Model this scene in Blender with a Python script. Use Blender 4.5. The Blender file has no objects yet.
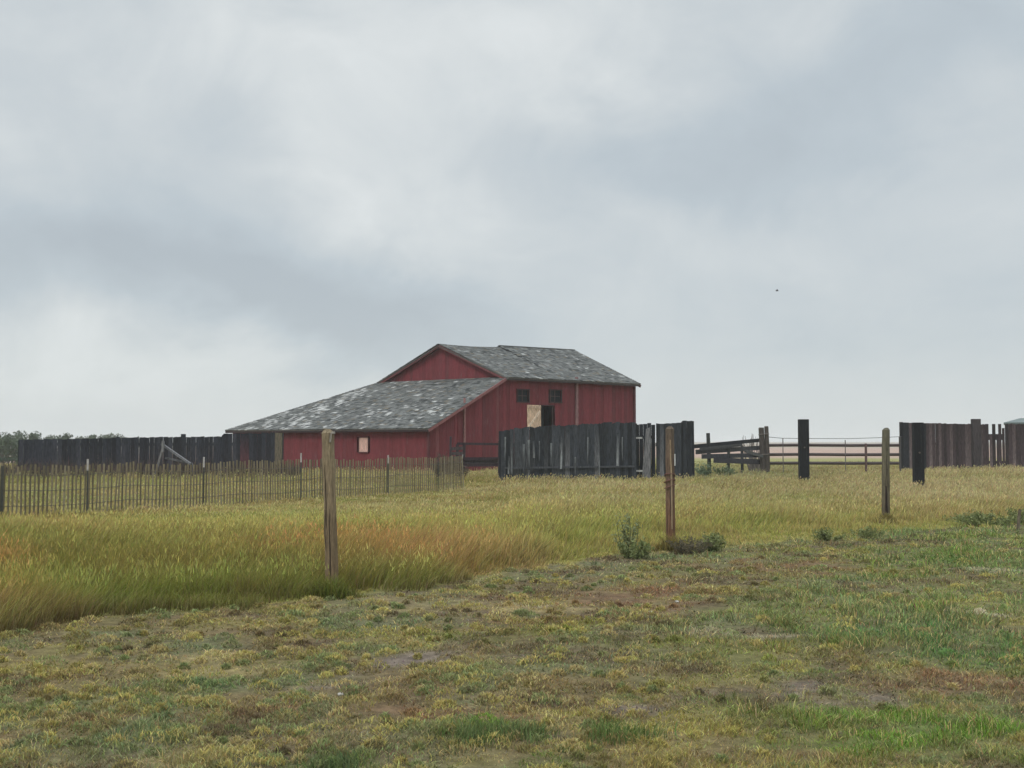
import bpy, math, random
import numpy as np
random.seed(7); rng = np.random.default_rng(11)
R = math.radians
S = bpy.context.scene
COL = S.collection

# ------------------------------------------------------------------ camera
F = 1200.0; HZ = 441.0; CH = 1.6
PITCH = math.atan((HZ - 384) / F)
PC, PS = math.cos(PITCH), math.sin(PITCH)
cam = bpy.data.cameras.new('camera'); co = bpy.data.objects.new('camera', cam); COL.objects.link(co)
cam.sensor_width = 36; cam.lens = 36 * F / 1024; cam.clip_end = 6000; cam.clip_start = 0.05
co.location = (0, 0, CH); co.rotation_euler = (R(90) + PITCH, 0, 0)
S.camera = co

def ray(px, py):
    X = (px - 512) / F; U = (384 - py) / F
    y = PC - U * PS; z = PS + U * PC
    return X / y, z / y
def at(px, py, Y):
    dx, dz = ray(px, py); return (dx * Y, Y, CH + dz * Y)
def G(px, py, h=0.0):
    dx, dz = ray(px, py); Y = (h - CH) / dz
    return (dx * Y, Y, h)
def zat(py, Y): return CH + ray(512, py)[1] * Y
def xat(px, Y): return (px - 512) / F * Y

def smooth(a, b, t):
    t = np.clip((t - a) / (b - a), 0, 1); return t * t * (3 - 2 * t)
_lat = rng.random((256, 256))
def noise(x, y, s, seed=0):
    x = np.asarray(x, float) * s + seed * 17.37; y = np.asarray(y, float) * s + seed * 7.91
    xi = np.floor(x).astype(int); yi = np.floor(y).astype(int)
    fx = x - xi; fy = y - yi
    fx = fx * fx * (3 - 2 * fx); fy = fy * fy * (3 - 2 * fy)
    g = lambda i, j: _lat[(xi + i) % 256, (yi + j) % 256]
    return (g(0, 0) * (1 - fx) + g(1, 0) * fx) * (1 - fy) + (g(0, 1) * (1 - fx) + g(1, 1) * fx) * fy
def fbm(x, y, s, seed=0):
    return (noise(x, y, s, seed) * .55 + noise(x, y, s * 2.1, seed + 3) * .28 + noise(x, y, s * 4.3, seed + 5) * .17)

def terrain(x, y):
    x = np.asarray(x, float); y = np.asarray(y, float)
    dip = smooth(78, 125, y) * smooth(0.24, 0.33, -x / np.maximum(y, 1))
    return (fbm(x, y, .35, 2) - .5) * .07 * smooth(3, 8, y) + (fbm(x, y, 1.7, 4) - .5) * .05 + (noise(x, y, 4.5, 6) - .5) * .025 - 2.6 * dip

# ------------------------------------------------------------------ tags
def tag(o, label=None, cat=None, group=None, kind=None):
    if label: o['label'] = label
    if cat: o['category'] = cat
    if group: o['group'] = group
    if kind: o['kind'] = kind
    return o
def empty(name, loc):
    o = bpy.data.objects.new(name, None); COL.objects.link(o); o.location = loc; o.empty_display_size = .2
    return o

# ------------------------------------------------------------------ mesh builder with a colour per vertex
class MB:
    def __init__(s): s.v = []; s.f = []; s.c = []
    def add(s, vs, fs, c):
        n = len(s.v); s.v += [tuple(p) for p in vs]
        s.c += (c if isinstance(c, list) else [c] * len(vs))
        s.f += [tuple(n + i for i in f) for f in fs]
    def hexa(s, p, c):      # p: 4 bottom, 4 top
        s.add(p, [(0, 3, 2, 1), (4, 5, 6, 7), (0, 1, 5, 4), (1, 2, 6, 5), (2, 3, 7, 6), (3, 0, 4, 7)], c)
    def box(s, x0, x1, y0, y1, z0, z1, c):
        s.hexa([(x0, y0, z0), (x1, y0, z0), (x1, y1, z0), (x0, y1, z0), (x0, y0, z1), (x1, y0, z1), (x1, y1, z1), (x0, y1, z1)], c)
    def beam(s, a, b, w, h, c, up=(0, 0, 1), c2=None):
        a = np.array(a, float); b = np.array(b, float); d = b - a; d /= np.linalg.norm(d)
        up = np.array(up, float)
        if abs(d @ up) > .95: up = np.array((0, 1, 0.))
        r = np.cross(d, up); r /= np.linalg.norm(r); u = np.cross(r, d)
        q = lambda p: [p - r * w / 2 - u * h / 2, p + r * w / 2 - u * h / 2, p + r * w / 2 + u * h / 2, p - r * w / 2 + u * h / 2]
        s.hexa(q(a) + q(b), [c] * 4 + [c2 or c] * 4)
    def tube(s, pts, rad, n, c, caps=True, jit=0, cs=None):
        rings = []
        pts = [np.array(p, float) for p in pts]; base = len(s.v)
        for i, p in enumerate(pts):
            d = pts[min(i + 1, len(pts) - 1)] - pts[max(i - 1, 0)]; d /= np.linalg.norm(d)
            up = np.array((0, 1., 0)) if abs(d[2]) > .7 else np.array((0, 0, 1.))
            r = np.cross(d, up); r /= np.linalg.norm(r); u = np.cross(r, d)
            rr = rad[i] if isinstance(rad, (list, tuple)) else rad
            for k in range(n):
                an = 2 * math.pi * k / n; q = rr * (1 + random.uniform(-jit, jit))
                s.v.append(tuple(p + (r * math.cos(an) + u * math.sin(an)) * q)); s.c.append(cs[i] if cs else c)
        for i in range(len(pts) - 1):
            for k in range(n):
                a = base + i * n + k; b = base + i * n + (k + 1) % n
                s.f.append((a, b, b + n, a + n))
        if caps:
            s.f.append(tuple(base + k for k in range(n))[::-1]); s.f.append(tuple(base + (len(pts) - 1) * n + k for k in range(n)))
    def build(s, name, mat, parent=None, bevel=0, origin=None):
        org = np.array(origin if origin is not None else (parent.location if parent and parent.type == 'EMPTY' else (parent['_o'] if parent and '_o' in parent else (0, 0, 0))), float)
        me = bpy.data.meshes.new(name); me.from_pydata([tuple(np.array(p) - org) for p in s.v], [], s.f)
        a = me.color_attributes.new('Col', 'FLOAT_COLOR', 'POINT')
        a.data.foreach_set('color', np.array([(*c, 1) for c in s.c], np.float32).ravel())
        me.materials.append(mat); me.validate(); me.update()
        o = bpy.data.objects.new(name, me); COL.objects.link(o)
        if parent: o.parent = parent
        else: o.location = org
        if bevel:
            m = o.modifiers.new('bevel', 'BEVEL'); m.width = bevel; m.segments = 2; m.limit_method = 'ANGLE'
        return o

# ------------------------------------------------------------------ materials
def newmat(name):
    m = bpy.data.materials.new(name); m.use_nodes = True; nt = m.node_tree
    return m, nt, nt.nodes['Principled BSDF']
def colmat(name, rough=.9, scl=(9, 9, 1.2), lo=.6, hi=1.35, bump=.4, spec=.25, nscale=3.0, fine=25):
    m, nt, b = newmat(name); N = nt.nodes; L = nt.links
    at_ = N.new('ShaderNodeAttribute'); at_.attribute_name = 'Col'
    tc = N.new('ShaderNodeTexCoord'); mp = N.new('ShaderNodeMapping'); mp.inputs['Scale'].default_value = scl
    L.new(tc.outputs['Object'], mp.inputs['Vector'])
    n1 = N.new('ShaderNodeTexNoise'); n1.inputs['Scale'].default_value = nscale; n1.inputs['Detail'].default_value = 8; n1.inputs['Roughness'].default_value = .65
    L.new(mp.outputs[0], n1.inputs['Vector'])
    mr = N.new('ShaderNodeMapRange'); mr.inputs['From Min'].default_value = .3; mr.inputs['From Max'].default_value = .7
    mr.inputs['To Min'].default_value = lo; mr.inputs['To Max'].default_value = hi
    L.new(n1.outputs['Fac'], mr.inputs['Value'])
    n2 = N.new('ShaderNodeTexNoise'); n2.inputs['Scale'].default_value = fine; n2.inputs['Detail'].default_value = 4
    L.new(mp.outputs[0], n2.inputs['Vector'])
    mr2 = N.new('ShaderNodeMapRange'); mr2.inputs['From Min'].default_value = .3; mr2.inputs['From Max'].default_value = .7
    mr2.inputs['To Min'].default_value = .8; mr2.inputs['To Max'].default_value = 1.2
    L.new(n2.outputs['Fac'], mr2.inputs['Value'])
    mu = N.new('ShaderNodeMath'); mu.operation = 'MULTIPLY'; L.new(mr.outputs[0], mu.inputs[0]); L.new(mr2.outputs[0], mu.inputs[1])
    vm = N.new('ShaderNodeVectorMath'); vm.operation = 'SCALE'; L.new(at_.outputs['Color'], vm.inputs[0]); L.new(mu.outputs[0], vm.inputs['Scale'])
    L.new(vm.outputs[0], b.inputs['Base Color'])
    b.inputs['Roughness'].default_value = rough; b.inputs['Specular IOR Level'].default_value = spec
    if bump:
        bp = N.new('ShaderNodeBump'); bp.inputs['Strength'].default_value = bump; bp.inputs['Distance'].default_value = .02
        L.new(n1.outputs['Fac'], bp.inputs['Height']); L.new(bp.outputs[0], b.inputs['Normal'])
    return m
M_red = colmat('weathered_red_paint', lo=.72, hi=1.22, nscale=2.2)
nt = M_red.node_tree; _b = nt.nodes['Principled BSDF']; _l = _b.inputs['Base Color'].links[0].from_socket
_tc = nt.nodes.new('ShaderNodeTexCoord'); _mp = nt.nodes.new('ShaderNodeMapping'); _mp.inputs['Scale'].default_value = (5, 5, 1.1); nt.links.new(_tc.outputs['Object'], _mp.inputs[0])
_n = nt.nodes.new('ShaderNodeTexNoise'); _n.inputs['Scale'].default_value = 1.6; _n.inputs['Detail'].default_value = 9; _n.inputs['Roughness'].default_value = .7; nt.links.new(_mp.outputs[0], _n.inputs['Vector'])
_r = nt.nodes.new('ShaderNodeMapRange'); _r.inputs['From Min'].default_value = .56; _r.inputs['From Max'].default_value = .70; _r.inputs['To Max'].default_value = .45; nt.links.new(_n.outputs['Fac'], _r.inputs[0])
_m = nt.nodes.new('ShaderNodeMix'); _m.data_type = 'RGBA'; nt.links.new(_r.outputs[0], _m.inputs['Factor']); nt.links.new(_l, _m.inputs['A']); _m.inputs['B'].default_value = (.17, .115, .11, 1); nt.links.new(_m.outputs['Result'], _b.inputs['Base Color'])
M_wood = colmat('weathered_timber', lo=.4, hi=1.9)
M_post = colmat('split_post_timber', lo=.45, hi=1.5, scl=(30, 30, 2.5), nscale=2, bump=.9, fine=9)
M_roof = colmat('cedar_shingle', scl=(1, 1, 1), lo=.75, hi=1.25, nscale=1.6, fine=22)
M_metal = colmat('rusty_steel', scl=(6, 6, 6), rough=.6, lo=.7, hi=1.3, bump=.1, spec=.5)
M_twig = colmat('dry_stems', lo=.8, hi=1.2, bump=0)
def leafmat(name, tr=.3):
    m, nt, b = newmat(name); N = nt.nodes; L = nt.links
    a = N.new('ShaderNodeAttribute'); a.attribute_name = 'Col'
    L.new(a.outputs['Color'], b.inputs['Base Color']); b.inputs['Roughness'].default_value = .75; b.inputs['Specular IOR Level'].default_value = .2
    t = N.new('ShaderNodeBsdfTranslucent'); L.new(a.outputs['Color'], t.inputs['Color'])
    mx = N.new('ShaderNodeMixShader'); mx.inputs[0].default_value = tr
    out = N['Material Output']; L.new(b.outputs[0], mx.inputs[1]); L.new(t.outputs[0], mx.inputs[2]); L.new(mx.outputs[0], out.inputs['Surface'])
    return m
M_grass = leafmat('grass_blades', .3); M_leaf = leafmat('leaves', .3)
M_dark, _nt, _b = newmat('dark_interior'); _b.inputs['Base Color'].default_value = (.012, .013, .016, 1); _b.inputs['Roughness'].default_value = .9
_n = _nt.nodes.new('ShaderNodeTexNoise'); _r = _nt.nodes.new('ShaderNodeValToRGB'); _r.color_ramp.elements[0].color = (.008, .009, .012, 1); _r.color_ramp.elements[1].color = (.02, .021, .024, 1)
_nt.links.new(_n.outputs['Fac'], _r.inputs[0]); _nt.links.new(_r.outputs[0], _b.inputs['Base Color'])
M_glass, _nt, _b = newmat('dusty_window_glass'); _b.inputs['Base Color'].default_value = (.012, .013, .016, 1); _b.inputs['Roughness'].default_value = .6; _b.inputs['Specular IOR Level'].default_value = .15
_n = _nt.nodes.new('ShaderNodeTexNoise'); _n.inputs['Scale'].default_value = 6; _r = _nt.nodes.new('ShaderNodeMapRange'); _r.inputs['To Min'].default_value = .3; _r.inputs['To Max'].default_value = .7
_nt.links.new(_n.outputs['Fac'], _r.inputs[0]); _nt.links.new(_r.outputs[0], _b.inputs['Roughness'])

# ------------------------------------------------------------------ vegetation colour fields (world metres)
def gp(px, py, rx, ry):     # an ellipse of ground: centre and half sizes in metres
    x, y, _ = G(px, py); return x, y, rx / F * y, ry * y * y / (F * CH)
MG = 1.36
GREEN = np.array((.098, .158, .038)); BGREEN = np.array((.118, .200, .030)); OLIVE = np.array((.190, .178, .050))
SAGE = np.array((.135, .175, .085)); RUST = np.array((.215, .122, .062)); BROWN = np.array((.200, .130, .070))
STRAW = np.array((.400, .325, .140)); SOIL = np.array((.185, .150, .125)); YEL = np.array((.300, .265, .070)); PALE = np.array((.46, .40, .27))
GREEN, BGREEN, OLIVE, SAGE, RUST, BROWN, STRAW, SOIL, YEL, PALE = [c * MG for c in (GREEN, BGREEN, OLIVE, SAGE, RUST, BROWN, STRAW, SOIL, YEL, PALE)]
BL = [(900, 738, 150, 26, BGREEN, 1), (930, 640, 130, 24, GREEN * (.9, 1, 1.2), 1), (790, 612, 100, 12, OLIVE * (.85, 1.05, .8), .8), (870, 573, 70, 9, BGREEN, .8),
      (980, 560, 80, 12, GREEN, .8), (540, 632, 100, 12, OLIVE * (.9, 1.05, .7), .8), (490, 728, 60, 10, BGREEN, 1), (625, 728, 50, 10, BGREEN, .9),
      (185, 645, 90, 9, SAGE, .8), (180, 685, 120, 16, SAGE * (.85, 1, .8), .8), (60, 705, 80, 14, GREEN * 1.1, .7), (345, 650, 50, 8, SAGE, .8), (730, 650, 110, 10, OLIVE * (.8, 1, .7), .7),
      (330, 762, 60, 8, GREEN, .7), (600, 765, 50, 8, GREEN * .9, .8), (730, 715, 40, 8, GREEN, .7),
      (640, 597, 130, 9, RUST * .95, .9), (800, 568, 90, 8, RUST * (.9, .95, .9), .9), (920, 680, 140, 20, RUST * (.95, 1.05, 1.1), .95), (430, 708, 100, 12, RUST * 1.05, .8),
      (245, 715, 45, 14, RUST, .9), (520, 620, 60, 6, RUST * 1.1, .7), (150, 668, 90, 5, STRAW * .8, .6), (850, 760, 90, 8, RUST, .6), (990, 755, 60, 14, RUST * 1.1, .9),
      (400, 662, 60, 11, SOIL, 1), (330, 685, 60, 8, SOIL, .7), (670, 705, 70, 8, SOIL * .85, .9), (560, 745, 70, 7, SOIL * .75, .9), (810, 692, 70, 7, SOIL * .85, .9), (350, 740, 60, 7, SOIL * .9, .6),
      (455, 604, 100, 4, STRAW, .9), (215, 657, 50, 5, STRAW, .8), (650, 697, 60, 6, YEL, .8), (570, 705, 50, 6, YEL * 1.1, .8), (195, 748, 30, 12, STRAW * .95, 1), (85, 745, 60, 8, STRAW * .8, .7),
      (30, 655, 50, 6, YEL * .9, .6), (590, 608, 45, 3, STRAW * 1.3, .9), (735, 636, 35, 3, PALE * .8, .7), (990, 619, 45, 2.5, PALE, 1), (1000, 571, 40, 2, PALE, .8), (500, 601, 30, 2, PALE * .9, .8), (860, 608, 25, 5, STRAW, .7)]
BLW = [(*gp(*b[:4]), b[4], b[5]) for b in BL]
def mown_col(x, y):
    n1 = fbm(x, y, .9, 1)[:, None]; n2 = fbm(x, y, 2.7, 9)[:, None]
    c = OLIVE * (1 - n2) + BROWN * n2; gr = (smooth(.5, 3.5, x - (y - 8) * .06) * (.45 + .5 * smooth(.35, .6, fbm(x, y, .6, 12))))[:, None]; c = c * (1 - gr) + np.array((.150, .200, .048)) * MG * gr
    c = c * (1 - .5 * smooth(.45, .7, n1)) + SAGE * .5 * smooth(.45, .7, n1)
    cA = noise(x, y, 2.3, 15) * .65 + noise(x, y, 6.1, 16) * .35; hue = noise(x, y, .7, 18)
    k = (.6 * smooth(.55, .68, cA) * smooth(.4, .6, hue))[:, None]; c = c * (1 - k) + YEL * k
    k = (.6 * smooth(.55, .68, cA) * smooth(.5, .3, hue))[:, None]; c = c * (1 - k) + SAGE * k
    k = (.7 * (1 - smooth(.30, .42, cA)))[:, None]; c = c * (1 - k) + np.array((.125, .085, .052)) * k
    bare = np.zeros(len(x))
    wx = x + (fbm(x, y, 1.3, 21) - .5) * 1.1; wy = y + (fbm(x, y, 1.1, 23) - .5) * 1.6
    for cx, cy, rx, ry, col, w in BLW:
        d = np.sqrt(((wx - cx) / rx) ** 2 + ((wy - cy) / ry) ** 2)
        k = w * (1 - smooth(.4, 1.35, d + (noise(x, y, 2.1, 33) - .5) * .8)) * (.35 + .65 * smooth(.3, .6, noise(x, y, 5, 31)))
        c = c * (1 - k[:, None]) + col * k[:, None]
        if np.allclose(col / col[0], SOIL / SOIL[0], atol=.01): bare = np.maximum(bare, k)
    return c, bare
def tall_col(x, y, rusty=1.):
    """colours of blade foot and blade tip, height in m"""
    n1 = fbm(x, y, .25, 41); n2 = fbm(x, y, .9, 43); n3 = noise(x, y, 3, 47)
    n2 = smooth(.25, .75, n2); n1 = smooth(.3, .7, n1)
    foot = np.array((.185, .205, .036)) * (1 - n2)[:, None] + np.array((.25, .19, .06)) * n2[:, None]
    tip = np.array((.42, .32, .12)) * (1 - n1)[:, None] + np.array((.33, .30, .085)) * n1[:, None]
    px = x / y * F + 512
    rust = rusty * (1 - smooth(14.5, 19, y + (n1 - .5) * 5)) * smooth(10.8, 12.8, y + (n2 - .5) * 2 - .006 * (px - 100)) * (1 - smooth(330, 640, px)) * smooth(.02 + .2 * smooth(250, 420, px), .3 + .2 * smooth(250, 420, px), n3 * .5 + n2 * .5)
    tip = tip * (1 - .85 * rust[:, None]) + np.array((.50, .21, .08)) * .85 * rust[:, None]
    tan = smooth(560, 900, px) * smooth(25, 33, y) * smooth(.35, .6, n2)
    tan = np.maximum(tan, .8 * smooth(26, 34, y) * (1 - smooth(50, 60, y)) * smooth(.5, .62, n1) * smooth(250, 400, px))
    tan *= .75
    tip = tip * (1 - tan[:, None]) + np.array((.47, .36, .20)) * tan[:, None]
    foot = foot * (1 - .6 * tan[:, None]) + np.array((.28, .21, .11)) * .6 * tan[:, None]
    grn = smooth(.52, .68, fbm(x, y, .18, 53)) * (1 - .8 * tan) * .8
    tip = tip * (1 - grn[:, None]) + np.array((.22, .24, .06)) * grn[:, None]
    far = smooth(60, 90, y)
    st = (.45 * smooth(20, 30, y))[:, None]; tip = tip * (1 - st) + np.array((.43, .375, .20)) * st
    sage = smooth(620, 760, px) * smooth(44, 50, y) * (1 - smooth(780, 850, px)) * .5
    tip = tip * (1 - sage[:, None]) + np.array((.26, .28, .16)) * sage[:, None]
    h = .42 - .17 * smooth(450, 900, px) - .12 * smooth(20, 34, y) * (1 - smooth(600, 900, px)) + .10 * smooth(900, 960, px) * smooth(45, 55, y)
    h = h * (.6 + .5 * n2 + .45 * (noise(x, y, 1.6, 57) - .3))
    h *= (1 - .7 * far)
    h *= 1 - .72 * smooth(18, 23.5, y) * (1 - smooth(470, 530, px)) * (1 - smooth(44, 49, y))
    return foot, tip, h
EDGE = [(-900, 690), (-400, 655), (0, 628), (100, 620), (190, 612), (330, 600), (450, 584), (530, 567), (600, 556), (660, 551), (720, 547), (860, 535), (1024, 524), (1300, 512), (1700, 500)]
EW = np.array([G(a, b)[:2] for a, b in EDGE])
EA = EW[:, 0] / EW[:, 1]
def edge_y(x, y):
    """distance at which the unmown grass begins along this bearing"""
    e = np.interp(x / y, EA, EW[:, 1])
    return e + (noise(x, y, 1.1, 61) - .5) * .7 + (noise(x, y, 4, 62) - .5) * .5 + (noise(x, y * .2, 8, 63) - .5) * .3

# ------------------------------------------------------------------ ground sheet
def build_ground():
    def axis(n, near, far, fr):
        t = np.linspace(0, 1, n); return near * t * fr + (far) * t ** 7
    ys = np.concatenate([np.linspace(-60, 0, 12)[:-1], np.linspace(0, 4, 14)[:-1], np.linspace(4, 30, 200)[:-1], np.geomspace(30, 2300, 190)])
    xh = np.concatenate([np.linspace(0, 16, 130)[:-1], np.geomspace(16, 2200, 90)])
    xs = np.concatenate([-xh[::-1][:-1], xh])
    X, Y = np.meshgrid(xs, ys); x = X.ravel(); y = Y.ravel(); yy = np.maximum(y, 2.)
    z = terrain(x, yy)
    mc, bare = mown_col(x, yy); foot, tip, h = tall_col(x, yy)
    e = smooth(-.2, .3, y - edge_y(x, yy))[:, None]
    c = (mc * .30 + np.array((.050, .038, .026))) * (1 - e) + (foot * .35 + tip * .35) * e
    c = c * (1 - bare[:, None] * .5) + SOIL * .6 * bare[:, None] * .5
    fe = smooth(70, 95, y)[:, None]                                      # fields beyond the corrals: own crops, own colours
    field = np.array((.19, .20, .075)) + np.array((.08, .03, .02)) * (fbm(x, y * .3, .02, 71)[:, None])
    pink = smooth(100, 125, y)[:, None]
    field = field * (1 - pink) + np.array((.33, .235, .19)) * pink
    g2 = smooth(330, 420, y + 120 * fbm(x, y, .004, 77))[:, None]
    field = field * (1 - g2) + np.array((.26, .22, .17)) * g2
    c = c * (1 - fe) + field * fe
    ny, nx = X.shape
    idx = np.arange(ny * nx).reshape(ny, nx)
    q = np.stack([idx[:-1, :-1], idx[:-1, 1:], idx[1:, 1:], idx[1:, :-1]], -1).reshape(-1, 4)
    me = bpy.data.meshes.new('ground')
    me.vertices.add(len(x)); me.vertices.foreach_set('co', np.stack([x, y, z], -1).astype(np.float32).ravel())
    me.loops.add(q.size); me.loops.foreach_set('vertex_index', q.ravel().astype(np.int32))
    me.polygons.add(len(q)); me.polygons.foreach_set('loop_start', np.arange(0, q.size, 4, dtype=np.int32))
    me.update(); me.validate()
    a = me.color_attributes.new('Col', 'FLOAT_COLOR', 'POINT'); a.data.foreach_set('color', np.concatenate([c, np.ones((len(c), 1))], 1).astype(np.float32).ravel())
    m = colmat('soil_and_thatch', scl=(1, 1, 1), lo=.55, hi=1.5, nscale=9, fine=70, bump=1, rough=1, spec=.1)
    me.materials.append(m); me.polygons.foreach_set('use_smooth', [True] * len(q))
    o = bpy.data.objects.new('ground', me); COL.objects.link(o); o['kind'] = 'structure'
build_ground()

# ------------------------------------------------------------------ grass
def blades(name, x, y, h, w, c0, c1, lean=.5, curl=.35, mat=M_grass, z0=None, mid=.5, wind=None):
    n = len(x); z = terrain(x, y) - .01 if z0 is None else z0
    a = rng.random(n) * 2 * math.pi; la = rng.random(n) * 2 * math.pi
    l = lean * h * rng.random(n)
    if wind is not None: la = wind + rng.standard_normal(n) * .75; l = lean * h * (.25 + .75 * rng.random(n))
    wx = np.cos(a) * w / 2; wy = np.sin(a) * w / 2
    mx = x + np.cos(la) * l * .35; my = y + np.sin(la) * l * .35
    tx = x + np.cos(la) * l; ty = y + np.sin(la) * l
    V = np.empty((n, 5, 3), np.float32)
    V[:, 0] = np.stack([x - wx, y - wy, z], -1); V[:, 1] = np.stack([x + wx, y + wy, z], -1)
    V[:, 2] = np.stack([mx + wx * .85, my + wy * .85, z + h * .55], -1); V[:, 3] = np.stack([mx - wx * .85, my - wy * .85, z + h * .55], -1)
    V[:, 4] = np.stack([tx, ty, z + h * (1 - curl * rng.random(n) * .5)], -1)
    C = np.ones((n, 5, 4), np.float32); C[:, 0, :3] = C[:, 1, :3] = c0; C[:, 4, :3] = c1
    C[:, 2, :3] = C[:, 3, :3] = c0 * (1 - mid) + c1 * mid
    b = (np.arange(n) * 5)[:, None]
    li = (b + np.array([0, 1, 2, 3, 3, 2, 4])[None]).astype(np.int32)
    ls = (np.arange(n)[:, None] * 7 + np.array([0, 4])[None]).astype(np.int32)
    me = bpy.data.meshes.new(name)
    me.vertices.add(n * 5); me.vertices.foreach_set('co', V.ravel())
    me.loops.add(n * 7); me.loops.foreach_set('vertex_index', li.ravel())
    me.polygons.add(n * 2); me.polygons.foreach_set('loop_start', ls.ravel())
    me.update()
    at_ = me.color_attributes.new('Col', 'FLOAT_COLOR', 'POINT'); at_.data.foreach_set('color', C.ravel())
    me.materials.append(mat)
    o = bpy.data.objects.new(name, me); COL.objects.link(o); return o
def polar(n, d0, d1, a0=-.62, a1=.62, pw=0):
    d = d0 * (d1 / d0) ** rng.random(n)
    b = a0 + (a1 - a0) * rng.random(n)
    return b * d, d
def jitter(c, s):
    n = len(c); return np.clip(c * (1 + s * rng.standard_normal((n, 1))) * (1 + s * .35 * rng.standard_normal((n, 3))), .008, .75)

# barn footprint, kept clear of grass
BT = R(44.4); BV = BT + .088
BP = np.array((-.32, 60.)); BU = np.array((math.cos(BT), math.sin(BT))); BW_ = np.array((-math.sin(BV), math.cos(BV)))
W, LN, HE, HR, D, XX, HL = 9.41, 10.57, 4.80, 6.81, 5.07, 6.38, 2.19
def inbarn(x, y):
    inv = np.linalg.inv(np.array([BU, BW_]).T); p = inv @ np.array([x - BP[0], y - BP[1]])
    return (p[0] > -D + .2) & (p[0] < LN - .2) & (p[1] > .15) & (p[1] < W + XX - .2)

# short, cropped vegetation in front of the posts
x, y = polar(560000, 4.6, 34)
k = y < edge_y(x, y) + .1
cl = noise(x, y, 3.5, 81) * .6 + noise(x, y, 9, 83) * .4
c, bare = mown_col(x, y)
k &= rng.random(len(x)) < (1 - .9 * bare) * (.35 + .9 * cl)
x, y, cl, c, bare = x[k], y[k], cl[k], c[k], bare[k]
sat = (c[:, 1] / c[:, 0] > 1.15)
h = (.010 + .065 * cl ** 2) * (.6 + .4 * smooth(380, 760, x / y * F + 512)) * (1 + 1.0 * sat) * (.5 + rng.random(len(x))) * (1 + .25 * smooth(8, 20, y))
w = .0035 * np.maximum(y / 6, .8) * (.7 + .6 * rng.random(len(x)))
c0 = jitter(c * (.5 + .9 * noise(x, y, 13, 87))[:, None], .3); dry = rng.random(len(x)) < .16
c0[dry] = jitter(np.tile(STRAW * .9, (dry.sum(), 1)), .25)
rd = rng.random(len(x)) < .07; c0[rd] = jitter(np.tile(RUST * .9, (rd.sum(), 1)), .2)
tag(blades('short_grass', x, y, h, w, c0 * .95, c0 * 1.12, lean=1.3), 'short cropped patchy grass and weeds in the foreground', 'grass', kind='stuff')
x, y = polar(170000, 4.6, 26)
k = (y < edge_y(x, y)) & (noise(x, y, 5, 88) * .6 + noise(x, y, 1.2, 89) * .4 > .42); x, y = x[k], y[k]; n = len(x)
c, bare = mown_col(x, y); k = rng.random(n) > .8 * bare; x, y, c = x[k], y[k], c[k]; n = len(x)
c = c * (.5 + .9 * noise(x, y, 6, 90))[:, None]; c = np.where((rng.random(n) < .2)[:, None], c * .5 + SAGE * .5, c)
tag(blades('broad_leaf_weeds', x, y, .012 + .028 * rng.random(n), .009 * np.maximum(y / 7, .8) * (.6 + .8 * rng.random(n)), jitter(c * .8, .3), jitter(c * 1.2, .3), lean=2.2), 'low broad leaved weeds mixed into the cropped grass', 'weeds', kind='stuff')
# lying straw and dead stems
x, y = polar(150000, 4.6, 26)
k = (y < edge_y(x, y)) & (noise(x, y, 1.6, 85) > .3); x, y = x[k], y[k]; n = len(x)
u_ = rng.random(n)[:, None]; c0 = jitter(np.where(u_ < .35, STRAW * .95, np.where(u_ < .7, BROWN * .8, SOIL * .9)), .35)
tag(blades('straw_litter', x, y, .006 + .014 * rng.random(n), .0045 * y / 6, c0, c0, lean=6), 'dead straw scattered flat over the cropped grass', 'straw', kind='stuff')
# clumpy tufts in the foreground
nt_ = 4200; tx, ty = polar(nt_, 4.8, 24); lx = tx / ty * F + 512
k = (ty < edge_y(tx, ty) - .1) & (rng.random(len(tx)) < .30 + .7 * (1 - smooth(420, 760, lx))); tx, ty = tx[k], ty[k]
tc, tb = mown_col(tx, ty); k = rng.random(len(tx)) > .7 * tb; tx, ty, tc = tx[k], ty[k], tc[k]
per = 110; m_ = len(tx); rr = .035 + .13 * rng.random(m_) ** 1.8; R_ = np.repeat(rr, per)
ua = rng.random(m_ * per) * 2 * math.pi; ur = np.sqrt(rng.random(m_ * per)) 
ox, oy = np.cos(ua) * ur * R_, np.sin(ua) * ur * R_ 
x = np.repeat(tx, per) + ox; y = np.repeat(ty, per) + oy
dome = np.repeat(.02 + .28 * rr, per) * (1 - ur ** 2.2)
kind = rng.random(m_)
tc = np.where((kind < .2)[:, None], (YEL * .6 + STRAW * .35), np.where((kind < .42)[:, None], (SAGE * .7 + OLIVE * .45), np.where((kind < .55)[:, None], STRAW * .8, tc * 1.1)))
cc = jitter(np.repeat(tc * (.8 + .4 * rng.random((m_, 1))), per, 0), .2)
tag(blades('cushion_tufts', x, y, .014 + .018 * rng.random(len(x)), .0055 * np.maximum(y / 6.5, .8), cc * .75, cc * 1.2, lean=1.6, z0=terrain(x, y) - .008 + dome), 'low rounded cushions of yellow, grey green and straw coloured turf', 'turf', kind='stuff')

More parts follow.
